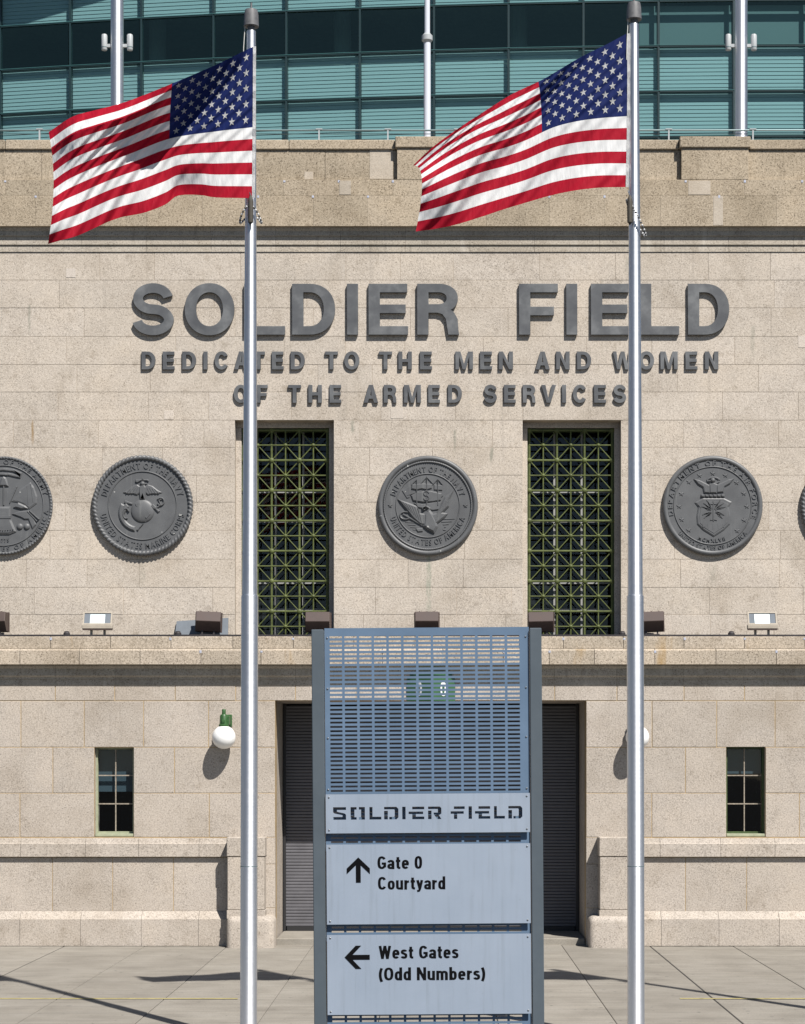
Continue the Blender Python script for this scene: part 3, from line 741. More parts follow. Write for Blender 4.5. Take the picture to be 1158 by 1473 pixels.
# ================================================================== LETTERING
def ell(cx, cy, rx, ry, a0, a1, n, e=2.0):
    out = []
    for k in range(n+1):
        a = R(a0+(a1-a0)*k/n); c, s = math.cos(a), math.sin(a)
        out.append((cx+rx*math.copysign(abs(c)**(2/e), c), cy+ry*math.copysign(abs(s)**(2/e), s)))
    return out
def strip(pts, th):
    L_, R_ = [], []
    for i, p in enumerate(pts):
        a = pts[max(i-1,0)]; b_ = pts[min(i+1,len(pts)-1)]
        dx, dy = b_[0]-a[0], b_[1]-a[1]; l = math.hypot(dx, dy) or 1; nx, ny = -dy/l, dx/l
        t = th(nx, ny)/2
        L_.append((p[0]+nx*t, p[1]+ny*t)); R_.append((p[0]-nx*t, p[1]-ny*t))
    return L_ + R_[::-1]
def glyph(ch, w_, h, s, b):
    """outline loops of a bold grotesque capital; s = stem, b = bar thickness"""
    m = h/2
    if ch == 'I': return [[(0,0),(w_,0),(w_,h),(0,h)]]
    if ch == 'L': return [[(0,0),(w_,0),(w_,b),(s,b),(s,h),(0,h)]]
    if ch == 'E': return [[(0,0),(w_,0),(w_,b),(s,b),(s,m-b*.45),(w_*.94,m-b*.45),(w_*.94,m+b*.55),(s,m+b*.55),(s,h-b),(w_*.98,h-b),(w_*.98,h),(0,h)]]
    if ch == 'F': return [[(0,0),(s,0),(s,m-b*.7),(w_*.9,m-b*.7),(w_*.9,m+b*.3),(s,m+b*.3),(s,h-b),(w_,h-b),(w_,h),(0,h)]]
    if ch == 'T': return [[(w_/2-s/2,0),(w_/2+s/2,0),(w_/2+s/2,h-b),(w_,h-b),(w_,h),(0,h),(0,h-b),(w_/2-s/2,h-b)]]
    if ch == 'H': return [[(0,0),(s,0),(s,m-b/2),(w_-s,m-b/2),(w_-s,0),(w_,0),(w_,h),(w_-s,h),(w_-s,m+b/2),(s,m+b/2),(s,h),(0,h)]]
    if ch == 'O': return [ell(w_/2,m,w_/2,h/2+h*.012,0,354,59,2.1), ell(w_/2,m,w_/2-s,h/2-b,0,354,59,2.1)]
    if ch == 'D':
        x0 = w_*.40
        return [[(0,0)]+ell(x0,m,w_-x0,h/2,-90,90,22,2.2)+[(0,h)], [(s,b)]+ell(x0,m,w_-x0-s,h/2-b,-90,90,22,2.2)+[(s,h-b)]]
    if ch == 'C':
        return [ell(w_/2,m,w_/2,h/2+h*.012,32,328,40,2.1)+ell(w_/2,m,w_/2-s,h/2-b,322,38,40,2.1)]
    if ch == 'S':
        ru = (h-b)/4; rx = (w_-s)/2
        up = ell(w_/2, m+ru, rx*.95, ru, 8, 255, 26); lo = ell(w_/2, m-ru, rx, ru, 75, -172, 26)
        pts = up + lo
        return [strip(pts, lambda nx, ny: b*1.13)]
    if ch == 'R':
        yb = h*.43; x0 = w_*.5; c = (h+yb)/2; ry = (h-yb)/2
        out = [(0,0),(s,0),(s,yb),(x0*.98,yb)]
        leg = [(w_*.60,yb*.93),(w_*.68,yb*.72),(w_*.71,yb*.35),(w_*.74,0),(w_,0),(w_*.985,yb*.2),(w_*.965,yb*.72),(w_*.88,yb*1.02),(w_*.80,yb*1.13)]
        arc = ell(x0,c,w_*.97-x0,ry,-52,90,18,2.2)
        return [out+leg+arc+[(0,h)], [(s,yb+b)]+ell(x0,(h-b+yb+b)/2,w_*.97-x0-s,(h-yb-2*b)/2,-90,90,14,2.2)+[(s,h-b)]]
    if ch == 'A':
        t = s*.52; y1 = h*.22; y2 = y1+b; k = lambda y: (w_/2-t)*y/h
        return [[(0,0),(s*1.05,0),(k(y1)+s*1.05,y1),(w_-k(y1)-s*1.05,y1),(w_-s*1.05,0),(w_,0),(w_/2+t,h),(w_/2-t,h)],
                [(k(y2)+s*1.08,y2),(w_-k(y2)-s*1.08,y2),(w_/2,h-b*.9)]]
    if ch == 'V':
        t = s*.52
        return [[(0,h),(s*1.05,h),(w_/2,s*.9),(w_-s*1.05,h),(w_,h),(w_/2+t,0),(w_/2-t,0)]]
    if ch == 'N': return [[(0,0),(s,0),(s,h*.66),(w_-s*1.02,0),(w_,0),(w_,h),(w_-s,h),(w_-s,h*.36),(s*1.02,h),(0,h)]]
    if ch == 'M': return [[(0,0),(s*.95,0),(s*.95,h*.72),(w_/2-s*.42,0),(w_/2+s*.42,0),(w_-s*.95,h*.72),(w_-s*.95,0),(w_,0),(w_,h),(w_-s*1.25,h),(w_/2,h*.30),(s*1.25,h),(0,h)]]
    if ch == 'W':
        q = s*.9
        return [[(0,h),(q,h),(w_*.27,h*.28),(w_*.5-q*.5,h),(w_*.5+q*.5,h),(w_*.73,h*.28),(w_-q,h),(w_,h),(w_*.80,0),(w_*.80-q,0),(w_*.5,h*.64),(w_*.20+q,0),(w_*.20,0)]]
def loops_mesh(name, loops, depth, mat, bevel=0.0):
    k = bpy.data.curves.new(name, 'CURVE'); k.dimensions = '2D'; k.fill_mode = 'BOTH'
    k.extrude = max(0, depth/2-bevel); k.bevel_depth = bevel; k.bevel_resolution = 0
    if bevel: k.offset = -bevel
    for Lp in loops:
        s_ = k.splines.new('POLY'); s_.points.add(len(Lp)-1); s_.use_cyclic_u = True
        for p, q in zip(s_.points, Lp): p.co = (q[0], q[1], 0, 1)
    o = bpy.data.objects.new(name, k); me = bpy.data.meshes.new_from_object(o)
    bpy.data.objects.remove(o); bpy.data.curves.remove(k)
    me.name = name; me.materials.clear(); me.materials.append(mat)
    return me
def wall_letter(ch, p0, p1, ptop, pbot, Y, depth, s, b, parent):
    sc = Y/FPX
    loops = [[(x*sc, y*sc) for x, y in Lp] for Lp in glyph(ch, p1-p0, pbot-ptop, s, b)]
    me = loops_mesh('letter', loops, depth, M_LET, .004)
    o = bpy.data.objects.new('letter', me); o.rotation_euler = (R(90),0,0)
    o.location = (X(p0,Y), Y+depth/2, Z(pbot,Y)); link(o, parent)
    # mounting stud behind the letter
    return o
def lettering(spec, ptop, pbot, depth, stand, s, b, label):
    t = thing('wall_lettering', label, 'lettering', (0,0,0), 'raised letters on the upper wall')
    for ch, a, c in spec:
        wall_letter(ch, a, c, ptop, pbot, YU-stand-depth, depth, s, b, t)
        Yf = YU-stand
        H_ = pbot-ptop; W_ = c-a
        fx, fy = {'I': (.5,.5), 'T': (.5,.5), 'O': (.08,.5), 'C': (.08,.5), 'S': (.5,.5), 'A': (.5,.71), 'V': (.5,.92), 'W': (.26,.9)}.get(ch, (.0,.5))
        sx_ = X(a+fx*W_ if fx else a+s*.5, Yf); sz_ = Z(ptop+fy*H_, Yf)
        MB().box(sx_-.012, sx_+.012, Yf-.005, YU+.005, sz_-.012, sz_+.012).build('stud', M_LET, t)
lettering([('S',189,251),('O',265.5,337),('L',351,410),('D',420,482),('I',499,515),('E',530,587),('R',600,660.5),
           ('F',746.5,802.5),('I',814.5,830.5),('E',850,906),('L',920.5,977),('D',989.5,1049)], 408, 481.5, .06, .010, 16.5, 12.5,
          'large dark grey bold letters forming the two-word top line on the wall')
lettering([('D',203.5,223.5),('E',234,251),('D',262,282),('I',292.5,298.5),('C',308.5,329),('A',336.5,357),('T',363,381),('E',391,408),('D',418,438.5),
           ('T',467.5,486),('O',495,517),('T',545,564),('H',573,592.5),('E',604,621.5),('M',655,680.5),('E',690.5,708),('N',717.5,738),
           ('A',770,791),('N',800,819.5),('D',830,850.5),('W',881.5,910),('O',919,941),('M',950,975),('E',986,1003.5),('N',1014,1033.5)],
          505.5, 531.5, .04, .006, 5.9, 4.9, 'small grey raised letters of the longer line right under the largest words')
lettering([('O',336,357),('F',369,385),('T',414.5,433),('H',443.5,463),('E',474,491),('A',523,544),('R',552,570.5),('M',581,605.5),('E',616,633),('D',644.5,664.5),
           ('S',696,715),('E',725,742),('R',752,770.5),('V',778.5,800),('I',808.5,814.5),('C',824,844.5),('E',854.5,872),('S',882,901)],
          553.5, 579.5, .04, .006, 5.9, 4.9, 'small grey raised letters of the lowest, shorter line just above the grilles')

# ================================================================== MEDALLIONS
TXT = {}
def char_mesh(ch, depth=.016, off=0.012):
    if (ch, depth, off) in TXT: return TXT[(ch, depth, off)]
    c = bpy.data.curves.new('t', 'FONT'); c.body = ch; c.size = 1; c.extrude = depth; c.resolution_u = 2; c.offset = off
    o = bpy.data.objects.new('t', c); me = bpy.data.meshes.new_from_object(o)
    v = [tuple(p.co) for p in me.vertices]; f = [tuple(p.vertices) for p in me.polygons]
    xs_ = [p[0] for p in v] or [0, .2]
    TXT[(ch, depth, off)] = (v, f, min(xs_), max(xs_))
    bpy.data.objects.remove(o); bpy.data.curves.remove(c); bpy.data.meshes.remove(me)
    return TXT[(ch, depth, off)]
# local seal frame: x right, y up, z out of the wall (towards the viewer); scaled by the radius
SEAL_R = 72.0*YU/FPX
def seal_root(px, label):
    t = thing('wall_medallion', label, 'medallion', (X(px,YU), YU, Z(728,YU)), 'round grey service medallions on the wall')
    h = bpy.data.objects.new('disc', None)
    return t
def SM():   # seal-to-thing: z out -> -y
    return Matrix.Scale(SEAL_R, 4) @ Matrix(((1,0,0,0),(0,0,-1,0),(0,1,0,0),(0,0,0,1)))
ZF = .075       # face height of the disc
def ring_text(mb, text, r, h, a_mid, span, outward=True):
    """letters on a circle, evenly fitted into the span"""
    ws = []
    for ch in text:
        if ch == ' ': ws.append(.30)
        else:
            v, f, x0_, x1_ = char_mesh(ch); ws.append((x1_-x0_)*.95+.16)
    tot = sum(ws); k = span/tot; acc = 0
    for ch, wd in zip(text, ws):
        mid = acc+wd/2; acc += wd
        if ch == ' ': continue
        v, f, x0_, x1_ = char_mesh(ch)
        if outward: a = a_mid + span/2 - mid*k
        else: a = a_mid - span/2 + mid*k
        sx = min(h*1.05, k*r*math.pi/180*.98)
        rot = R(a-90) if outward else R(a+90)
        rb = r if outward else r+h*.72
        M = SM() @ Matrix.Translation((rb*math.cos(R(a)), rb*math.sin(R(a)), ZF)) @ Matrix.Rotation(rot, 4, 'Z') @ Matrix.Diagonal((sx, h, 1.0, 1)) @ Matrix.Translation((-(x0_+x1_)/2, 0, 0))
        mesh_obj('letter', [tuple(M @ Vector(p)) for p in v], f, M_SEAL, mb)
def relief(mb, pts, h, ins=.018, z0=ZF, flip=False):
    h = h*.42
    """raised, chamfered plate with the given outline"""
    P = [(-x, y) for x, y in pts] if flip else list(pts)
    A = sum(P[i][0]*P[(i+1)%len(P)][1]-P[(i+1)%len(P)][0]*P[i][1] for i in range(len(P)))
    if A < 0: P = P[::-1]
    n = len(P); I = []
    for i in range(n):
        a, b_, c = P[i-1], P[i], P[(i+1) % n]
        d1 = Vector((b_[0]-a[0], b_[1]-a[1])).normalized(); d2 = Vector((c[0]-b_[0], c[1]-b_[1])).normalized()
        n1 = Vector((-d1.y, d1.x)); n2 = Vector((-d2.y, d2.x)); bs = n1+n2
        if bs.length < .2: bs = n1
        bs.normalize(); q = ins/max(.45, bs.dot(n1)); I.append((b_[0]+bs.x*q, b_[1]+bs.y*q))
    v = [(x, y, z0-.01) for x, y in P]+[(x, y, z0+h*.45) for x, y in P]+[(x, y, z0+h) for x, y in I]
    f = [(i, (i+1) % n, (i+1) % n+n, i+n) for i in range(n)]+[(i+n, (i+1) % n+n, (i+1) % n+2*n, i+2*n) for i in range(n)]+[tuple(range(2*n, 3*n))]
    mb.add(v, f, SM())
def dome(mb, cx, cy, r, h, n=20, m=5):
    h = h*.55
    v = []; f = []
    for j in range(m):
        a = math.pi/2*j/m
        for k in range(n):
            t = 2*math.pi*k/n; v.append((cx+r*math.cos(a)*math.cos(t), cy+r*math.cos(a)*math.sin(t), ZF+h*math.sin(a)))
    v.append((cx, cy, ZF+h)); top = len(v)-1
    for j in range(m-1):
        for k in range(n): f.append((j*n+k, j*n+(k+1) % n, (j+1)*n+(k+1) % n, (j+1)*n+k))
    for k in range(n): f.append(((m-1)*n+k, (m-1)*n+(k+1) % n, top))
    mb.add(v, f, SM())
def torus(mb, Rr, r, zc, nu=120, nv=8, twist=0, amp=0.0):
    v = []; f = []
    for i in range(nu):
        t = 2*math.pi*i/nu
        for j in range(nv):
            a = 2*math.pi*j/nv; rr = r*(1+amp*math.cos(twist*t+a*1.0)) if twist else r
            if twist: rr = r*(1+amp*math.cos(twist*t - 2*a))
            v.append(((Rr+rr*math.cos(a))*math.cos(t), (Rr+rr*math.cos(a))*math.sin(t), zc+rr*math.sin(a)))
    for i in range(nu):
        for j in range(nv):
            i2, j2 = (i+1) % nu, (j+1) % nv; f.append((i*nv+j, i2*nv+j, i2*nv+j2, i*nv+j2))
    mb.add(v, f, SM())
def star(cx, cy, r, rot=0):
    return [(cx+(r if k % 2 == 0 else r*.42)*math.sin(R(36*k)+rot), cy+(r if k % 2 == 0 else r*.42)*math.cos(R(36*k)+rot)) for k in range(10)]
def bar(x0_, y0_, x1_, y1_, w0, w1=None):
    w1 = w0 if w1 is None else w1; dx, dy = x1_-x0_, y1_-y0_; l = math.hypot(dx, dy); nx, ny = -dy/l, dx/l
    return [(x0_-nx*w0/2, y0_-ny*w0/2), (x1_-nx*w1/2, y1_-ny*w1/2), (x1_+nx*w1/2, y1_+ny*w1/2), (x0_+nx*w0/2, y0_+ny*w0/2)]
def disc(t, rim, inner):
    mb = MB(); n = 96
    prof = [(.955,0),(.955,ZF)]
    v = []; f = []
    for r, zz in prof:
        for k in range(n): v.append((r*math.cos(2*math.pi*k/n), r*math.sin(2*math.pi*k/n), zz))
    f = [(k, (k+1) % n, (k+1) % n+n, k+n) for k in range(n)]+[tuple(range(n, 2*n))]
    mb.add(v, f, SM()); mb.build('disc', M_SEAL, t)
    mb = MB()
    if rim == 'rope': torus(mb, .955, .05, .068, 420, 10, 74, .17)
    elif rim == 'bead':
        torus(mb, .95, .035, .06, 120, 8)
        for k in range(96):
            a = 2*math.pi*k/96; m0 = MB(); dome(m0, .957*math.cos(a), .957*math.sin(a), .029, .05, 7, 3)
            mb.v += []; mb.add(m0.v, m0.f)
    elif rim == 'double':
        torus(mb, .945, .055, .055, 140, 10); torus(mb, .872, .02, .082, 420, 6, 120, .25)
    else:
        torus(mb, .945, .055, .055, 140, 10)
    mb.build('rim', M_SEAL, t, smooth=True)
    if inner:
        mb = MB(); torus(mb, inner, .013, ZF+.004, 120, 6); mb.build('inner_ring', M_SEAL, t, smooth=True)

# 1 anchor, globe and eagle
t = seal_root(206, 'round grey medallion with rope rim showing an eagle on a globe and anchor')
disc(t, 'rope', .68)
ring_text(t, 'DEPARTMENT OF THE NAVY', .735, .17, 90, 152); ring_text(t, 'UNITED STATES MARINE CORPS', .735, .17, 270, 158, False)
mb = MB(); dome(mb, 0, -.11, .235, .10, 32, 7)
globe = mb.build('globe', M_SEAL, t, smooth=True)
mb = MB()
for pl in ([(-.15,.03),(-.05,.06),(.0,-.02),(.06,-.05),(.02,-.1),(-.06,-.05),(-.13,-.03)], [(.02,-.1),(.12,-.12),(.17,-.18),(.08,-.28),(.03,-.22)]):
    relief(mb, pl, .115, .012)
mb.build('continent', M_SEAL, globe)
mb = MB(); wing = [(-.39,.26),(-.30,.31),(-.20,.39),(-.11,.42),(-.03,.37),(-.05,.25),(-.11,.205),(-.2,.23),(-.28,.22)]
relief(mb, wing, .06, .02); relief(mb, wing, .06, .02, flip=True)
for k in range(4): 
    for fl in (False, True): relief(mb, bar(-.09-.05*k, .36-.01*k, -.15-.06*k, .235, .02), .075, .006, flip=fl)
mb.build('eagle_wings', M_SEAL, t)
mb = MB(); relief(mb, [(-.07,.37),(-.02,.42),(.03,.42),(.075,.36),(.07,.26),(.05,.12),(.02,.11),(.0,.19),(-.02,.11),(-.05,.12),(-.07,.26)], .09, .025); dome(mb, .0, .435, .052, .10, 14, 4)
relief(mb, [(.03,.45),(.09,.43),(.03,.41)], .06, .008); mb.build('eagle_body', M_SEAL, t)
mb = MB(); relief(mb, [(-.14,.52),(-.15,.47),(-.1,.45),(-.03,.49),(.09,.49),(.12,.47),(.13,.5),(.1,.525),(.0,.52)], .07, .012); relief(mb, [(-.02,.52),(.0,.57),(.025,.52)], .08, .008); mb.build('ribbon', M_SEAL, t)
mb = MB(); relief(mb, strip(ell(-.10,-.14,.33,.33,150,262,16), lambda a,b_: .10), .08, .028)
relief(mb, [(-.43,-.05),(-.33,.05),(-.27,-.02),(-.32,-.1),(-.40,-.22)], .07, .02); relief(mb, [(-.12,-.48),(.02,-.37),(-.06,-.46),(-.09,-.51)], .07, .012)
relief(mb, bar(.19,.02,.33,-.13,.05), .07, .015); relief(mb, bar(-.20,.03,-.36,.08,.035,.06), .06, .012)
relief(mb, strip(ell(.36,.08,.07,.075,-150,150,14), lambda a,b_: .032), .075, .01); relief(mb, strip([(.17,.0),(.23,-.06),(.31,-.03),(.36,.02),(.33,.1),(.38,.13)], lambda a,b_: .035), .08, .011)
relief(mb, strip(ell(-.33,-.16,.06,.10,20,300,14), lambda a,b_: .03), .10, .01); mb.build('anchor', M_SEAL, t)

# 2 ship and eagle
t = seal_root(615.5, 'round grey medallion with a sailing ship and eagle, centred between the two grilles')
disc(t, 'double', .635)
ring_text(t, 'DEPARTMENT OF THE NAVY', .67, .16, 90, 148); ring_text(t, 'UNITED STATES OF AMERICA', .67, .16, 270, 146, False)
for q in (-.75, .75): mb = MB(); relief(mb, star(q,0,.05), .04, .008); mb.build('star', M_SEAL, t)
mb = MB()
relief(mb, [(-.32,.42),(-.1,.44),(.09,.43),(.08,.34),(-.02,.31),(-.12,.33),(-.22,.31),(-.33,.33)], .06, .016); relief(mb, [(-.20,.28),(.06,.29),(.28,.24),(.26,.1),(.1,.07),(-.1,.06),(-.30,.09),(-.34,.2)], .07, .02)
relief(mb, [(.12,.42),(.3,.4),(.29,.3),(.12,.31)], .045, .012); relief(mb, [(-.52,.3),(-.34,.4),(-.36,.16),(-.42,.14)], .035, .012)
sails = mb.build('sails', M_SEAL, t)
mb = MB()
for x_, y_ in ((-.22,.52),(-.02,.58),(.2,.53)): relief(mb, bar(x_,.0,x_,y_,.022,.014), .085, .005)
for s0, s1 in (((-.02,.57),(-.14,.44)),((-.02,.57),(.1,.44)),((.2,.53),(.1,.42)),((.2,.53),(.3,.41)),((-.22,.52),(-.32,.42)),((.3,.2),(.08,.0)),((-.42,.2),(-.1,.3))): relief(mb, bar(*s0,*s1,.012), .05, .004)
mb.build('mast', M_SEAL, t)
mb = MB(); relief(mb, [(-.28,.05),(-.1,.03),(.1,.06),(.28,.08),(.24,-.08),(.1,-.1),(-.2,-.04)], .055, .014); mb.build('hull', M_SEAL, t)
mb = MB(); relief(mb, strip(ell(-.03,.24,.05,.045,0,270,12)+ell(-.03,.15,.05,.045,90,-180,12), lambda a,b_: .03), .105, .009); mb.build('monogram', M_SEAL, t)
mb = MB(); relief(mb, [(-.60,.13),(-.40,.06),(-.22,-.01),(-.16,-.15),(-.03,-.17),(-.0,-.3),(-.06,-.40),(-.16,-.38),(-.30,-.26),(-.46,-.06)], .10, .03)
relief(mb, [(.52,.31),(.45,.26),(.33,.17),(.26,.02),(.17,-.15),(.06,-.18),(.06,-.34),(.16,-.38),(.34,-.24),(.40,-.16),(.30,-.14),(.42,-.02),(.44,.12)], .10, .03)
for k in range(6):
    relief(mb, bar(-.2-.06*k,-.05+.025*k,-.12-.05*k,-.34+.05*k,.018), .115, .005); relief(mb, bar(.22+.045*k,-.08+.06*k,.15+.05*k,-.3+.07*k,.016), .115, .005)
mb.build('eagle_wings', M_SEAL, t)
mb = MB(); relief(mb, [(-.08,-.18),(.02,-.05),(.1,-.16),(.17,-.3),(.2,-.42),(.13,-.56),(.0,-.5),(-.1,-.42),(-.08,-.3)], .13, .045); relief(mb, strip([(.0,-.14),(.03,-.06),(-.03,-.02),(-.1,-.05),(-.07,-.1)], lambda a,b_: .06), .12, .02); mb.build('eagle_body', M_SEAL, t)
mb = MB(); relief(mb, bar(-.5,-.17,-.1,-.4,.035), .06, .01); relief(mb, strip(ell(-.45,-.2,.11,.075,60,320,12), lambda a,b_: .03), .07, .01); relief(mb, [(-.25,-.46),(-.1,-.45),(-.1,-.52),(-.2,-.53)], .05, .015); mb.build('anchor', M_SEAL, t)
mb = MB()
for k in range(5): relief(mb, bar(.24+.03*k,-.27-.055*k,.54-.06*k,-.26-.055*k,.018), .025, .006); relief(mb, bar(-.5+.05*k,-.28-.05*k,-.3+.03*k,-.29-.05*k,.016), .02, .005)
mb.build('waves', M_SEAL, t)['kind'] = 'stuff'

# 3 shield with bolts
t = seal_root(1024.5, 'round grey medallion with a shield and lightning bolts ringed by small stars')
disc(t, 'plain', .775)
ring_text(t, 'DEPARTMENT OF THE AIR FORCE', .80, .14, 88, 214); ring_text(t, 'UNITED STATES OF AMERICA', .80, .12, 270, 104, False); ring_text(t, 'MCMXLVII', .66, .10, 268, 46, False)
shp = [(-.20,.15),(.22,.15),(.38,.07),(.32,-.03),(.35,-.2),(.34,-.37),(.22,-.49),(.02,-.62),(-.19,-.49),(-.31,-.37),(-.32,-.2),(-.29,-.03),(-.36,.06)]
mb = MB(); relief(mb, shp, .055, .025); relief(mb, [(x*.86+.001, y*.86-.035) for x, y in shp], .07, .012); sh_ = mb.build('shield', M_SEAL, t)
mb = MB(); relief(mb, bar(.01,-.32,.01,.09,.03), .10, .008); relief(mb, bar(-.06,.03,.08,.03,.03), .10, .008)
for a in (20,38,58,122,142,160,200,218,322,340):
    c_, s_ = math.cos(R(a)), math.sin(R(a)); l = .26 if a < 180 else .24; ox, oy = .01, -.11
    q = [(ox+.04*c_, oy+.04*s_), (ox+l*.5*c_-.02*s_, oy+l*.5*s_+.02*c_), (ox+l*.52*c_+.012*s_, oy+l*.52*s_-.012*c_), (ox+l*c_, oy+l*s_)]
    relief(mb, strip(q, lambda a_, b_: .026), .09, .006)
relief(mb, [(-.05,-.27),(.07,-.27),(.09,-.31),(.01,-.29),(-.07,-.31)], .10, .008)
for k in range(5): relief(mb, bar(-.2+.1*k,-.36,-.19+.1*k,-.44-.03*(2-abs(k-2)),.03), .075, .006)
mb.build('bolt', M_SEAL, sh_)
mb = MB()
for k in range(6): relief(mb, bar(-.24+.08*k,.20,-.16+.08*k,.185,.055), .09, .016)
mb.build('wreath', M_SEAL, t)
mb = MB(); wg = [(-.05,.24),(-.18,.25),(-.2,.36),(-.3,.42),(-.38,.53),(-.27,.51),(-.15,.45),(-.05,.40)]
relief(mb, wg, .07, .022); relief(mb, [(-x*1.08+.02, y+.01) for x, y in wg], .07, .022); relief(mb, [(-.07,.24),(-.08,.42),(.0,.47),(.1,.42),(.08,.24)], .08, .025)
relief(mb, strip(ell(.01,.5,.12,.06,0,350,18), lambda a, b_: .04), .05, .012); dome(mb, .0, .5, .055, .11, 12, 4); relief(mb, [(-.04,.51),(-.11,.48),(-.04,.47)], .10, .008); mb.build('eagle', M_SEAL, t)
SMs = bpy.data.meshes.new('star'); m0 = MB(); relief(m0, star(0,0,.058), .03, .010); SMs.from_pydata(m0.v, [], m0.f); SMs.materials.append(M_SEAL)
for x_, y_ in [(450,210),(350,225),(545,225),(270,275),(630,280),(212,365),(685,362),(195,460),(708,460),(215,560),(688,565),(268,640),(635,645)]:
    inst('star', SMs, t, ((x_-450)/380*SEAL_R, 0, -(y_-455)/380*SEAL_R), (0, R(random.uniform(-6,6)), 0))

# 4 cut by the left picture edge: trophy of arms
t = seal_root(6, 'round grey medallion with beaded rim, trophy of arms and flags, at the left edge')
disc(t, 'bead', .80)
ring_text(t, 'DEPARTMENT OF THE ARMY', .83, .13, 92, 158); ring_text(t, 'UNITED STATES OF AMERICA', .82, .12, 272, 168, False); ring_text(t, '1775', .66, .09, 272, 16, False)
mb = MB(); relief(mb, [(-.13,-.02),(.15,-.02),(.15,-.2),(.17,-.3),(.26,-.52),(.12,-.58),(-.1,-.58),(-.24,-.52),(-.15,-.3),(-.13,-.2)], .085, .04); relief(mb, [(-.15,-.2),(.16,-.2),(.16,-.27),(-.15,-.27)], .11, .012)
for k in range(9): dome(mb, -.2+.05*k, -.48-.02*(1-abs(k-4)/4), .016, .11, 6, 3)
mb.build('cuirass', M_SEAL, t)
mb = MB(); relief(mb, bar(.01,.0,.01,.4,.03), .06, .008); relief(mb, bar(.13,.05,.27,.38,.02,.03), .06, .006); relief(mb, bar(-.11,.05,-.25,.38,.02,.03), .06, .006); mb.build('sword', M_SEAL, t)
mb = MB(); relief(mb, [(-.09,.38),(.11,.38),(.09,.46),(.06,.55),(.01,.58),(-.04,.55),(-.07,.46)], .09, .03); mb.build('cap', M_SEAL, t)
mb = MB(); rb = [(-.42,.62),(-.2,.70),(0,.72),(.2,.70),(.36,.63),(.34,.57),(.2,.60),(.08,.63)]
relief(mb, strip(rb, lambda a, b_: .055), .06, .015); relief(mb, strip([(-.3,.58),(-.1,.63),(.1,.62)], lambda a, b_: .05), .07, .012); mb.build('ribbon', M_SEAL, t)
mb = MB(); fl = [(.16,.08),(.3,.3),(.54,.47),(.62,.36),(.68,.18),(.67,.04),(.52,-.07),(.4,.02),(.3,.06)]
for q in ([(.3,.06),(.44,.0),(.5,-.06),(.36,-.08),(.2,-.04)],):
    for fz in (False, True):
        mb = MB(); relief(mb, fl, .05, .03, flip=fz); relief(mb, q, .09, .03, flip=fz)
        for s0 in ((.55,.44,.6,.06),(.48,.4,.5,.02)): relief(mb, bar(*s0,.025), .065, .008, flip=fz)
        mb.build('banner', M_SEAL, t)
for fz in (False, True):
    mb = MB(); relief(mb, [(.17,-.17),(.3,-.12),(.5,-.1),(.62,-.26),(.66,-.38),(.58,-.47),(.5,-.28),(.42,-.28),(.35,-.24)], .06, .02, flip=fz)
    relief(mb, bar(.52,-.1,.72,-.28,.022), .085, .006, flip=fz); relief(mb, bar(.48,-.11,.68,-.32,.022), .085, .006, flip=fz)
    mb.build('cannon', M_SEAL, t)
for x_ in (.33, .47):
    mb = MB(); dome(mb, x_, -.42, .066, .07, 16, 5); mb.build('cannonball', M_SEAL, t, smooth=True)

# 5 cut by the right picture edge
t = seal_root(1223.5, 'rope rimmed grey medallion of which only a sliver shows at the right edge')
disc(t, 'rope', .70)

# ================================================================== LEDGE FITTINGS
YF = 35.02
def flood_back(px, pcy, label, wpx=37, yaw=0.0, tilt=0.0):
    t = thing('floodlight', label, 'floodlight', (X(px,YF), YF, ztop+.035), 'bronze floodlights along the ledge')
    t.rotation_euler = (0, R(tilt), R(yaw))
    hw = wpx/2*YF/FPX
    zc = Z(pcy,YF)-ztop-.035
    pr = [(.17,zc+.16),(-.06,zc+.175),(-.115,zc+.0),(.03,zc-.175),(.15,zc-.16)]
    n = len(pr); v = [(-hw*(1 if i in (0,4) else .96),a,b_) for i,(a,b_) in enumerate(pr)]+[(hw*(1 if i in (0,4) else .96),a,b_) for i,(a,b_) in enumerate(pr)]
    body = mesh_obj('housing', v, [tuple(range(n)), tuple(range(2*n-1,n-1,-1))]+[((i+1)%n, i, i+n, (i+1)%n+n) for i in range(n)], M_BROWN, t)
    bv = body.modifiers.new('bevel', 'BEVEL'); bv.width = .008; bv.segments = 2
    MB().bbox(-hw-.012, hw+.012, .17, .20, zc-.18, zc+.18, .005).build('door_frame', M_BROWN, body)
    for k in range(3): MB().box(-hw*.6+hw*.6*k-.008, -hw*.6+hw*.6*k+.008, -.05, .1, zc+.17, zc+.185).build('fin', M_BROWN, body)
    for s in (-1, 1):
        MB().box(s*hw*.45-.014, s*hw*.45+.014, .02, .06, 0, zc-.10).build('leg', M_FLASH, t)
    MB().box(-hw*.6, hw*.6, -.02, .10, 0, .018).build('foot_plate', M_FLASH, t)
    return t
flood_back(-9, 894, 'bronze floodlight cut off by the left edge of the picture, above the ledge')
flood_back(299, 894, 'bronze floodlight on the ledge in front of a leaning grey sheet', 37, 4, 2)
flood_back(457, 894.5, 'bronze floodlight at the right foot of the left grille', 36, 0, 0)
flood_back(614, 894, 'bronze floodlight on the ledge below the middle medallion', 35)
flood_back(778.5, 894.5, 'bronze floodlight at the left foot of the right grille', 37, -3, -1)
flood_back(938, 894, 'bronze floodlight half hidden by the right flagpole', 36, -4, -2)
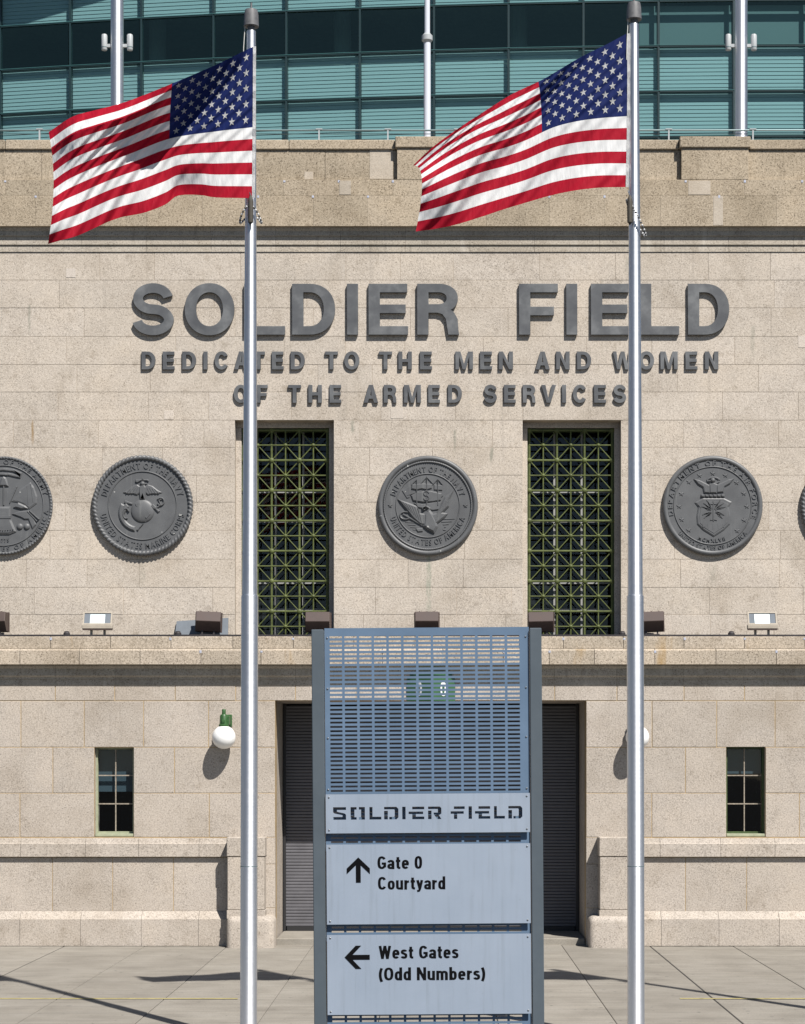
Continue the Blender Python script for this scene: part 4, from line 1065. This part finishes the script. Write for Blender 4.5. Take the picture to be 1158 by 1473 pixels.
def flood_front(px, label):
    D = 34.98; t = thing('floodlight', label, 'floodlight', (X(px,D), D, ztop+.035), 'ivory floodlights facing outward on the ledge')
    hw = 21*D/FPX; zb, zt_ = Z(899,D)-ztop-.035, Z(880,D)-ztop-.035
    y0 = -.10; k = .10                     # glass leans back by k
    fr = MB(); th = .025
    def rect(x0_, x1_, z0_, z1_, mat, name, par, y_=-.0):
        f_ = lambda zz: y0 + (zz-zb)/(zt_-zb)*k + y_
        return mesh_obj(name, [(x0_,f_(z0_),z0_),(x1_,f_(z0_),z0_),(x1_,f_(z1_),z1_),(x0_,f_(z1_),z1_),(x0_,f_(z0_)+.03,z0_),(x1_,f_(z0_)+.03,z0_),(x1_,f_(z1_)+.03,z1_),(x0_,f_(z1_)+.03,z1_)],
                        [(0,1,2,3),(7,6,5,4),(0,4,5,1),(1,5,6,2),(2,6,7,3),(3,7,4,0)], mat, par)
    b_ = mesh_obj('housing', [(-hw,y0+.025,zb),(hw,y0+.025,zb),(hw,y0+k+.025,zt_),(-hw,y0+k+.025,zt_),(-hw*.8,y0+.24,zb-.02),(hw*.8,y0+.24,zb-.02),(hw*.8,y0+.24,zt_-.02),(-hw*.8,y0+.24,zt_-.02)],
                  [(0,1,2,3),(7,6,5,4),(0,4,5,1),(1,5,6,2),(2,6,7,3),(3,7,4,0)], M_BROWN, t)
    rect(-hw, hw, zt_-th, zt_, M_WFRAME, 'frame', b_); rect(-hw, hw, zb, zb+th, M_WFRAME, 'frame', b_)
    rect(-hw, -hw+th, zb+th, zt_-th, M_WFRAME, 'frame', b_); rect(hw-th, hw, zb+th, zt_-th, M_WFRAME, 'frame', b_)
    rect(-hw+th, -hw*.52, zb+th, zt_-th, M_GREYPL, 'side_reflector', b_, .012); rect(hw*.52, hw-th, zb+th, zt_-th, M_GREYPL, 'side_reflector', b_, .012)
    rect(-hw*.52, hw*.52, zb+th, zt_-th, M_REFL, 'reflector', b_, .02)
    MB().bbox(-hw-.01, hw+.01, y0-.012, y0+.10, zb-.075, zb-.004, .008).build('visor', M_WFRAME, b_)
    MB().box(-hw, hw, y0-.006, y0+.10, zb-.095, zb-.076).build('visor_edge', M_BROWN, b_)
    for s in (-1, 1): MB().box(s*hw*.45-.02, s*hw*.45+.02, -.02, .02, 0, zb-.09).build('leg', M_WFRAME, t)
flood_front(141, 'ivory floodlight facing outward on the ledge at the left'); flood_front(1096, 'ivory floodlight facing outward on the ledge at the right')
for px, nm in ((96,'left of the ivory floodlight at the left'),(256,'beside the leaning grey sheet'),(895,'at the right foot of the right grille'),(1052,'left of the ivory floodlight at the right')):
    D = 34.95; tb = thing('junction_cap', 'small dark round cap on the ledge ' + nm, 'cap', (X(px,D), D, ztop+.035), 'dark caps on the ledge')
    autosmooth(MB().lathe([(.06,0),(.06,.03),(.045,.05),(.045,.062),(.02,.07)], 14).build('body', M_FLASH, tb))
    MB().lathe([(.07,0),(.07,.008)], 14).build('flange', M_FLASH, tb)
D = 35.3; a, b_ = X(251.5,D), X(328,D)
pl = MB().add([(a,D,ztop+.036),(b_,D,ztop+.036),(b_-.005,D+.1,Z(888,D)),(a+.02,D+.1,Z(893,D)),(a,D+.02,ztop+.036),(b_,D+.02,ztop+.036),(b_-.005,D+.12,Z(888,D)),(a+.02,D+.12,Z(893,D))],
              [(0,1,2,3),(7,6,5,4),(0,4,5,1),(1,5,6,2),(2,6,7,3),(3,7,4,0)]).build('metal_sheet', M_GREYPL)
tag(pl, 'grey metal sheet leaning on the wall behind a bronze floodlight', 'sheet')

# globe wall lamps
def wall_lamp(px, label):
    Yc = YL-.26; r = 17*Yc/FPX
    t = thing('wall_lamp', label, 'wall lamp', (X(px,Yc), YL, Z(1060.5,Yc)), 'white globe lamps on the lower wall')
    mb = MB(); prof = [(max(.012, r*math.sin(math.pi*k/18)), -r*math.cos(math.pi*k/18)) for k in range(0, 18)]
    autosmooth(mb.lathe(prof, 32, Matrix.Translation((0,-.26,0))).build('globe', M_GLOBE, t))
    zb_ = r-.02
    br = autosmooth(MB().lathe([(.085,zb_-.005),(.092,zb_+.01),(.092,zb_+.035),(.075,zb_+.045),(.07,zb_+.19),(.055,zb_+.215),(.035,zb_+.22),(.035,zb_+.30),(.03,zb_+.31)], 18, Matrix.Translation((0,-.26,0))).build('fitter', M_GREENC, t))
    MB().bbox(.01, .10, -.30, -.0, zb_+.03, zb_+.19, .012).build('arm', M_GREENC, t)
    MB().bbox(-.06, .12, -.03, .004, zb_-.0, zb_+.22, .008).build('back_plate', M_GREENC, t)
    MB().bbox(-.03, .03, -.345, -.30, zb_+.06, zb_+.12, .008).build('latch', M_GREENC, br)
wall_lamp(322, 'white globe lamp under a green bracket, left of the gateway'); wall_lamp(917, 'white globe lamp mostly hidden behind the right flagpole')

# green gate number sign over the gateway
gx = X(620, 34.7); zg0, zg1 = Z(1008,34.7), Z(971,34.7); hw = 35*34.7/FPX
t = thing('gate_sign', 'green wedge-shaped sign with a white zero above the gateway', 'sign', (gx, YL, zg0))
h = zg1-zg0; pk = -.40
mb = MB().add([(-hw,-.03,0),(0,pk,0),(hw,-.03,0),(-hw,-.03,h),(0,pk,h),(hw,-.03,h)], [(0,1,4,3),(1,2,5,4),(0,2,1),(3,4,5),(0,3,5,2)])
mb.build('body', M_SIGNGRN, t)
m_ = MB().add([(-hw-.01,-.02,h+.002),(0,pk-.02,h+.002),(hw+.01,-.02,h+.002),(-hw-.01,-.02,h+.03),(0,pk-.02,h+.055),(hw+.01,-.02,h+.03)], [(0,1,4,3),(1,2,5,4),(0,2,1),(3,4,5),(0,3,5,2)]).build('cap', M_SIGNGRN, t)
for s in (-1, 1):
    loops = [ell(0,0,.068,.125,0,350,35,2.6), ell(0,0,.030,.085,0,350,35,2.6)]
    me = loops_mesh('numeral', loops, .006, M_WHITE)
    o = bpy.data.objects.new('numeral', me); an = math.atan2(hw, -pk-.03)
    c_ = Vector((s*hw*.5, (pk-.03)/2, h*.46)); tang = Vector((hw, (-.03-pk)*s, 0)).normalized(); nr = Vector((0,0,1)).cross(tang) * -1
    if nr.y > 0: nr = -nr
    up = Vector((0,0,1)); Mx = Matrix((tang, up, nr)).transposed().to_4x4(); Mx.translation = c_+nr*.004
    o.matrix_local = Mx; link(o, t)
MB().box(-.12, .12, -.03, .02, h*.2, h*.8).build('bracket', M_SIGNGRN, t)

# ================================================================== FLAGPOLES AND FLAGS
DP = 22.62
def flagpole(px_top, px_bot, ptop, label, ring_side):
    xb = X(px_bot, DP); t = thing('flagpole', label, 'flagpole', (xb, DP, 0), 'silver flagpoles in a row')
    lean = X(px_top, DP)-xb; H_ = Z(ptop, DP)
    t.rotation_euler = (0, math.atan2(lean, H_), 0)
    r0, r1, rt = .099, .0885, .053; zj = Z(857, DP)
    autosmooth(MB().lathe([(.20,0),(.20,.03),(.17,.06),(.12,.10),(r0,.12),(r0,zj-.004),(r0-.003,zj)], 40).build('lower_shaft', M_ALU, t), 30)
    n = 10; prof = [(r1+(rt-r1)*(k/n)**1.15, zj+(H_-.30-zj)*k/n) for k in range(n+1)]
    autosmooth(MB().lathe([(r0-.004,zj+.0005)]+[(r1,zj+.004)]+prof[1:], 40).build('upper_shaft', M_ALU, t), 30)
    for zz in (Z(1246,DP),): autosmooth(MB().lathe([(r0+.0008,zz-.004),(r0+.0008,zz+.004)], 40).build('seam', M_RAIL, t))
    zt_ = H_-.30
    tr = autosmooth(MB().lathe([(.03,zt_-.005),(.045,zt_+.03),(.045,zt_+.05),(.088,zt_+.055),(.082,zt_+.2),(.072,zt_+.245),(.03,zt_+.26),(.012,zt_+.265),(.012,zt_+.33)], 28).build('truck', M_TRUCK, t))
    MB().tube([(-.07,-.02,zt_+.06),(-.085,-.03,zt_-.2),(-.09,-.03,zt_-.42)], .005, 6).build('halyard', M_ROPE, t)
    zc = Z(306, DP)
    xo = .01 if ring_side < 0 else -.065
    cw = autosmooth(MB().lathe([(.012,-.17),(.018,-.15),(.030,-.145),(.032,.09),(.026,.13),(.008,.17)], 16, Matrix.Translation((xo,-.115,zc))).build('counterweight', M_CW, t))
    MB().tube([(xo,-.115,zc+.16),(xo-.02,-.10,zc+.23)], .006, 6).build('snap_hook', M_SCREW, cw)
    # beaded retainer loop round the shaft
    pts = []
    for k in range(44):
        a = 2*math.pi*k/44
        if ring_side < 0: pts.append(Vector((.125*math.cos(a), .125*math.sin(a)*.95, zc-.02-.14*math.cos(2*a)*.5-.12*(math.sin(a)+1)*.2)))
        else: pts.append(Vector((.02+.11*math.cos(a), .12*math.sin(a)-.0, zc-.06-.26*math.cos(a)*.8)))
    for nm, mt, par in (('retainer_ring', M_BEAD, 0), ('retainer_bead', M_BEADW, 1)):
        m_ = MB()
        for k, p in enumerate(pts):
            if k % 2 == par:
                m_.lathe([(.004,-.012),(.012,-.007),(.013,.0),(.012,.007),(.004,.012)], 7, Matrix.Translation(p))
        m_.build(nm, mt, t)
    return t
flagpole(361.5, 357.5, 8, 'silver flagpole left of the directional sign', -1)
flagpole(912, 915, -2, 'silver flagpole right of the directional sign', 1)
flagpole(1488, 1494, 2, 'silver flagpole beyond the right edge, known by its shadow on the pavement', 1)

def spline(pts, n):
    """Catmull-Rom through points, sampled evenly by chord length"""
    P = [Vector(p) for p in pts]; P = [P[0]*2-P[1]] + P + [P[-1]*2-P[-2]]
    dense = []
    for i in range(1, len(P)-2):
        for k in range(24):
            s = k/24; a, b_, c, d = P[i-1], P[i], P[i+1], P[i+2]
            dense.append(.5*((2*b_)+(-a+c)*s+(2*a-5*b_+4*c-d)*s*s+(-a+3*b_-3*c+d)*s**3))
    dense.append(P[-2]); cum = [0]
    for a, b_ in zip(dense, dense[1:]): cum.append(cum[-1]+(b_-a).length)
    out = []; j = 0
    for k in range(n+1):
        tt = cum[-1]*k/n
        while j < len(cum)-2 and cum[j+1] < tt: j += 1
        s = (tt-cum[j])/max(1e-9, cum[j+1]-cum[j]); out.append(dense[j].lerp(dense[j+1], min(1, s)))
    return out
def make_flag(label, top, mid, bot, depth, dx=0.0, front=.02):
    NU, NS = 120, 8; NV = 13*NS
    T, M_, B = spline(top, NU), spline(mid, NU) if mid else None, spline(bot, NU)
    vm = 7/13
    def surf(u, v, off=0.0):
        i = min(NU-1, int(u*NU)); s = u*NU-i
        t_ = T[i].lerp(T[i+1], s); b_ = B[i].lerp(B[i+1], s)
        if M_:
            m_ = M_[i].lerp(M_[i+1], s)
            l0 = (v-vm)*(v-1)/((0-vm)*(0-1)); l1 = (v-0)*(v-1)/((vm-0)*(vm-1)); l2 = v*(v-vm)/((1-0)*(1-vm))
            p = t_*l0 + m_*l1 + b_*l2
        else: p = t_.lerp(b_, v)
        D_ = DP-front + depth(u, v) - off
        # small ripples also move the cloth across the picture
        return Vector((X(p.x, DP)*D_/DP + dx, D_, CAMH+(Z(p.y, DP)-CAMH)*D_/DP))
    base = surf(0, 1)
    t = thing('flag', label, 'flag', base, 'striped flags flying from the poles')
    def patch(name, u0, u1, v0, v1, nu, nv, mat, parent, off=0.0):
        V, F, U = [], [], []; e = 1e-3; NO = []
        for j in range(nv+1):
            for i in range(nu+1):
                u, v = u0+(u1-u0)*i/nu, v0+(v1-v0)*j/nv
                V.append(surf(u, v, off)-base); U.append((u*1.9, 1-v))
                du = surf(min(1,u+e), v)-surf(max(0,u-e), v); dv = surf(u, min(1,v+e))-surf(u, max(0,v-e))
                nn = du.cross(dv).normalized(); NO.append(nn if nn.y < 0 else -nn)
        for j in range(nv):
            for i in range(nu):
                a = j*(nu+1)+i; F.append((a, a+nu+1, a+nu+2, a+1))
        o = mesh_obj(name, V, F, mat, parent, True); me = o.data
        uvl = me.uv_layers.new(name='UVMap')
        for lp in me.loops: uvl.data[lp.index].uv = U[lp.vertex_index]
        pn = me.polygons[0].normal
        if pn.y > 0:
            me.flip_normals()
        me.normals_split_custom_set_from_vertices(NO)
        return o
    CU = .40
    for k in range(13):
        patch('stripe', CU if k < 7 else 0.0, 1.0, k/13, (k+1)/13, 84 if k < 7 else 130, NS, M_RED if k % 2 == 0 else M_CWHITE, t)
    can = patch('canton', 0.0, CU, 0.0, vm, 56, 52, M_BLUE, t)
    # fifty stars lying on the cloth
    rs = .031
    for r in range(9):
        n = 6 if r % 2 == 0 else 5
        for c in range(n):
            u = CU*(c*2+(1 if r % 2 == 0 else 2))/12; v = vm*(r+1)/10
            V = [surf(u, v, .004)-base]
            for k in range(10):
                rr = rs if k % 2 == 0 else rs*.40; a = R(36*k)
                V.append(surf(max(0, u+rr*math.sin(a)/1.9), max(0, v-rr*math.cos(a)), .004)-base)
            me = mesh_obj('star', V, [(0, 1+(k+1) % 10, 1+k) for k in range(10)], M_CWHITE, can)
            if me.data.polygons[0].normal.y > 0: me.data.flip_normals()
            me.data.uv_layers.new(name='UVMap')
    # hoist band
    V, F = [], []
    for j in range(21):
        p = surf(0, j/20)-base
        V += [p+Vector((0,-.004,0)), p+Vector((.035,-.004,0))]
    for j in range(20): F.append((2*j, 2*j+1, 2*j+3, 2*j+2))
    hb = mesh_obj('hoist_band', V, F, M_CWHITE, t); hb.data.uv_layers.new(name='UVMap')
    return t
def ss(a, b_, x):
    s = min(1, max(0, (x-a)/(b_-a))); return s*s*(3-2*s)
def dep_left(u, v):
    d = .20*math.sin(2*math.pi*(1.05*u-.28*v)+.3)*min(1, u*1.8)
    # cloth above a fold line leans forward and falls into its own shade, then rolls back at the top edge
    thr = .02+1.30*u; thr = .5*(thr+.55-math.sqrt((thr-.55)**2+.004))
    k = thr-v; k = .5*(k+math.sqrt(k*k+.0012))
    tp = max(0.0, (.17*ss(.33,.55,u))-v)
    d += (-(1.0-.64*ss(.35,.75,u))*k + 1.5*tp)*ss(0,.08,u)
    # foot curls up near the hoist
    d += .10*math.exp(-((u-.33)/.10)**2)*ss(.72,1,v) - .07*math.exp(-((u-.5)/.10)**2)*ss(.6,1,v)
    d += .011*math.sin(2*math.pi*(6.5*u-4.2*v)+2*math.sin(9*u))*min(1,.3+u) + .008*math.sin(2*math.pi*(13*u-9*v)+3*math.sin(7*v))
    d += .15*ss(.86,1,u)*math.sin(5.5*v+.5)
    return d
def dep_right(u, v):
    d = .09*math.sin(2*math.pi*(1.1*u-.55*v)+.9)*min(1, u*2)
    d += .05*math.sin(2*math.pi*(2.3*u-1.5*v)-.6)*ss(.03,.3,u)
    d += .009*math.sin(2*math.pi*(6.0*u-4.6*v)+2*math.sin(8*u))*min(1,.3+u) + .006*math.sin(2*math.pi*(12*u-9.5*v)+3*math.sin(7*v+1))
    d += .13*ss(.80,1,u)*math.sin(7*v+1.0)
    return d
make_flag('striped flag on the left pole, its starred corner half in shade',
    [(364,67),(311,93),(248,120),(204,138),(173,149),(135,159),(104,168),(70,190)],
    [(363.5,183),(311,189),(246,199),(190,220),(138,240),(100,257),(77,272)],
    [(362.5,285),(311,284),(287,280.5),(256,281.5),(238,294),(207,306),(166,315),(114,338),(90,345),(69,351)], dep_left, 0.0, .10)
RT = [(902,48),(872,64),(832,84),(785,112),(758,125),(732,138),(691,164),(656,187),(622,212),(594,238)]
RM_ = [(902,167),(862,170),(827,175),(794,184),(758,201),(728,212),(691,223),(650,241),(607,264)]
RB = [(900,269),(862,270),(827,274),(793,281),(758,291),(725,301),(692,312),(656,323),(627,329),(598,333)]
make_flag('striped flag on the right pole, brightly lit and rippling along its length', RT, RM_, RB, dep_right)
make_flag('striped flag on the pole beyond the right edge, known by its shadow', RT, RM_, RB, dep_right, X(1489,DP)-X(913,DP))

# ================================================================== DIRECTIONAL SIGN
DS = 13.6
PV = 1190.0; th = R(-.42)
cxs = X(615, DS); zpv = Z(PV, DS)
t = thing('direction_sign', 'tall grey gate-direction sign with perforated blue screen and three pale panels', 'sign', (cxs - math.sin(th)*zpv, DS, 0))
t.rotation_euler = (0, th, 0)
SG = t
lx = lambda p: (p-615)*DS/FPX
lz = lambda p: Z(p, DS)
for a, b_ in ((450.5,468),(763.5,780.5)):
    po = MB().bbox(lx(a), lx(b_), -.045, .085, 0, lz(905), .004).build('post', M_POST, t)
    MB().bbox(lx(a)-.05, lx(b_)+.05, -.10, .14, -.02, .014, .004).build('base_plate', M_POST, po)
# perforated screen: every slot is a real hole
xs0, xs1 = lx(469), lx(762.5); zs1, zs0 = lz(903), .12
colp = lx(476.3)-0; pitch = (lx(752.5)-lx(476.3)+.0)/13.0
slot_w = pitch*.83
xsb = [xs0]
for k in range(13): xsb += [colp+pitch*k, colp+pitch*k+slot_w]
xsb.append(xs1)
rp = 6.13*DS/FPX; sh_ = rp*.46
zr_ = []; zz = lz(914.6)
while zz-sh_ > zs0+.03: zr_.append((zz-sh_, zz)); zz -= rp
zb_ = [zs1]
for lo, hi in zr_: zb_ += [hi, lo]
zb_.append(zs0)
V, F = [], []; nx = len(xsb)
for zq in zb_:
    for xq in xsb: V.append((xq, -.02, zq))
for j in range(len(zb_)-1):
    for i in range(nx-1):
        if i % 2 == 1 and j % 2 == 1: continue
        a = j*nx+i; F.append((a, a+nx, a+nx+1, a+1))
scr = mesh_obj('perforated_screen', V, F, M_SCREEN, t)
so_ = scr.modifiers.new('thick', 'SOLIDIFY'); so_.thickness = .004; so_.offset = -1 if scr.data.polygons[0].normal.y < 0 else 1
mb = MB().lathe([(.0065,0),(.0065,.002),(.004,.004)], 10, Matrix.Rotation(R(90),4,'X'))
SCW = bpy.data.meshes.new('screw'); SCW.from_pydata(mb.v, [], mb.f); SCW.materials.append(M_SCREW)
for p in (917,990,1061,1135):
    for q in (472.8, 757.8): inst('screw', SCW, scr, (lx(q), -.021, lz(p)))
YPN = -.055
def sign_panel(p0, p1, q0, q1, loops=None):
    a, b_, c, d = lx(p0), lx(p1), lz(q1), lz(q0)
    me = loops_mesh('panel', [[(a,c),(b_,c),(b_,d),(a,d)]] + (loops or []), .006, M_PANEL, .0)
    o = bpy.data.objects.new('panel', me); o.rotation_euler = (R(90),0,0); o.location = (0, YPN, 0); link(o, t)
    for x_ in (a+.022, b_-.022):
        for z_ in (c+.022, d-.022): inst('screw', SCW, o, (x_, z_, .003), (R(-90),0,0))
    MB().box(a+.02, a+.05, YPN+.004, -.016, c+.02, d-.02).build('standoff', M_POST, t); MB().box(b_-.05, b_-.02, YPN+.004, -.016, c+.02, d-.02).build('standoff', M_POST, t)
    return o
# stencil capitals cut through the top panel: boxes in a 0..1 cell
def st_glyph(ch):
    k = .26; v = .22           # stem (of width), bar (of height)
    if ch == 'S': return [[(0,1),(1,1),(1,.78),(.30,.78),(.30,.64),(.88,.50),(1,.40),(1,0),(0,0),(0,.22),(.72,.22),(.72,.36),(.10,.50),(0,.6)]]
    if ch == 'O': return [[(0,0),(.42,0),(.42,.2),(.27,.2),(.27,.8),(.42,.8),(.42,1),(0,1)], [(1,0),(.58,0),(.58,.2),(.73,.2),(.73,.8),(.58,.8),(.58,1),(1,1)]]
    if ch == 'L': return [[(0,1),(k,1),(k,v),(1,v),(1,0),(0,0)]]
    if ch == 'I': return [[(0,0),(1,0),(1,1),(0,1)]]
    if ch == 'D': return [[(0,1),(.86,1),(1,.84),(1,.16),(.86,0),(.36,0),(.36,.2),(.70,.2),(.74,.26),(.74,.74),(.70,.8),(0,.8)], [(0,.68),(k,.68),(k,0),(0,0)]]
    if ch == 'E': return [[(.14,1),(1,1),(1,.79),(.14,.79)], [(-.12,.61),(.92,.61),(.92,.41),(.40,.41),(.40,.21),(1,.21),(1,0),(.14,0),(.14,.41),(-.12,.41)]]
    if ch == 'F': return [[(.14,1),(1,1),(1,.79),(.14,.79)], [(-.12,.61),(.92,.61),(.92,.41),(.40,.41),(.40,0),(.14,0),(.14,.41),(-.12,.41)]]
    if ch == 'R': return [[(0,1),(.88,1),(1,.88),(1,.45),(.88,.34),(.80,.34),(1,0),(.68,0),(.42,.40),(.42,.52),(.74,.52),(.74,.8),(0,.8)], [(0,.68),(k,.68),(k,0),(0,0)]]
cells = [('S',480,498.5),('O',505,525.5),('L',532,549),('D',553,573.5),('I',579,583.8),('E',590.5,610.5),('R',616,635),('F',650.5,668.5),('I',674,678.8),('E',685.5,705),('L',710.5,726),('D',731,751)]
loops = []
for ch, a, b_ in cells:
    for Lp in st_glyph(ch): loops.append([(lx(a+(b_-a)*x_), lz(1178)+(lz(1160)-lz(1178))*y_) for x_, y_ in Lp])
sign_panel(469.5, 762, 1141.5, 1197.5, loops)
P2 = sign_panel(470, 762, 1213.5, 1328); P3 = sign_panel(470, 762, 1343, 1457.5)
def arrow(parent, cx, cy, size, rot):
    s = size
    pts = [(0,.5),(.46,.06),(.46,-.16),(.095,.19),(.095,-.5),(-.095,-.5),(-.095,.19),(-.46,-.16),(-.46,.06)]
    pts = [(x_*s, y_*s) for x_, y_ in pts]
    me = loops_mesh('arrow', [pts], .002, M_BLACK); o = bpy.data.objects.new('arrow', me)
    o.rotation_euler = (0, 0, rot); o.location = (lx(cx), lz(cy), .0048); link(o, parent)
arrow(P2, 515.5, 1250, 36*DS/FPX, 0); arrow(P3, 513, 1375, 36*DS/FPX, R(90))
TS = .185                       # stroke of the condensed bold lettering, cap height = 1
def _e(cx, cy, rx, ry, a0, a1, n=20): return ell(cx, cy, rx, ry, a0, a1, n, 2.5)
STROKES = {   # advance width, open strokes, closed strokes
 'G': (.60, [_e(.30,.5,.205,.41,35,318)+[(.505,.16),(.505,.46)], [(.30,.43),(.59,.43)]], []),
 'a': (.48, [_e(.24,.46,.15,.165,165,0,12)+[(.39,.3),(.39,0)]], [_e(.235,.215,.145,.13,0,342,16)]),
 't': (.34, [[(.16,.92),(.16,.24),(.175,.13),(.22,.09),(.33,.085)], [(.02,.63),(.33,.63)]], []),
 'e': (.50, [_e(.25,.355,.155,.27,0,318), [(.13,.37),(.48,.37)]], []),
 '0': (.52, [], [_e(.26,.5,.165,.41,0,348,28)]),
 'C': (.60, [_e(.30,.5,.205,.41,35,325)], []),
 'o': (.50, [], [_e(.25,.355,.155,.27,0,342)]),
 'u': (.50, [[(.095,.72),(.095,.24)]+_e(.25,.24,.155,.155,180,360,10), [(.405,.72),(.405,0)]], []),
 'r': (.34, [[(.095,.72),(.095,0)], [(.10,.40),(.13,.52),(.20,.60),(.33,.63)]], []),
 'y': (.46, [[(.08,.72),(.245,.06)], [(.39,.72),(.24,.04),(.19,-.10),(.05,-.12)]], []),
 'd': (.50, [[(.405,1),(.405,0)]], [_e(.24,.355,.145,.27,0,342)]),
 'b': (.50, [[(.095,1),(.095,0)]], [_e(.26,.355,.145,.27,0,342)]),
 'W': (.84, [[(.085,1),(.255,.0)], [(.245,.0),(.42,1)], [(.42,1),(.595,0)], [(.585,0),(.755,1)]], []),
 's': (.44, [_e(.22,.52,.125,.11,15,258,16)+_e(.22,.225,.135,.14,75,-165,16)], []),
 '(': (.30, [ell(.46,.42,.33,.70,132,228,14)], []),
 ')': (.30, [ell(-.16,.42,.33,.70,48,-48,14)], []),
 'O': (.62, [], [_e(.31,.5,.215,.41,0,348,28)]),
 'N': (.62, [[(.095,0),(.095,1)], [(.525,0),(.525,1)], [(.10,.97),(.52,.03)]], []),
 'm': (.78, [[(.095,0),(.095,.72)], [(.095,.40)]+_e(.24,.47,.145,.165,180,0,10)+[(.385,.2),(.385,0)], [(.385,.40)]+_e(.53,.47,.145,.165,180,0,10)+[(.675,.2),(.675,0)]], []),
}
def stroke_mesh(strokes, closed, sx, sy):
    V, F = [], []
    for q, (pts, cl) in enumerate([(p, False) for p in strokes]+[(p, True) for p in closed]):
        n = len(pts); b0 = len(V); zq = .0002*q
        for i, p in enumerate(pts):
            a = pts[i-1] if (cl or i) else p; c = pts[(i+1) % n] if (cl or i < n-1) else p
            dx, dy = c[0]-a[0], c[1]-a[1]; l = math.hypot(dx, dy) or 1
            t_ = TS*(.5 if abs(dx) < abs(dy) else .44)
            for sg in (1, -1): V.append(((p[0]-sg*dy/l*t_)*sx, (p[1]+sg*dx/l*t_)*sy, zq))
        for i in range(n if cl else n-1):
            j = (i+1) % n; F.append((b0+2*i, b0+2*i+1, b0+2*j+1, b0+2*j))
    return V, F
def sign_text(parent, body, p0, p1, base, cap):
    gap = .085; tot = 0
    for ch in body: tot += .30 if ch == ' ' else STROKES[ch][0]+gap
    sx = (lx(p1)-lx(p0))/(tot-gap); sy = lz(cap)-lz(base); x_ = lx(p0)
    for ch in body:
        if ch == ' ': x_ += .30*sx; continue
        w_, st, cl = STROKES[ch]; V, F = stroke_mesh(st, cl, sx, sy)
        o = mesh_obj('letter', V, F, M_BLACK, parent); o.location = (x_, lz(base), .0045)
        x_ += (w_+gap)*sx
sign_text(P2, 'Gate 0', 543, 607, 1249, 1230.5); sign_text(P2, 'Courtyard', 543.5, 640, 1278.5, 1260)
sign_text(P3, 'West Gates', 544, 658, 1377.5, 1359); sign_text(P3, '(Odd Numbers)', 543, 697, 1408.5, 1390)
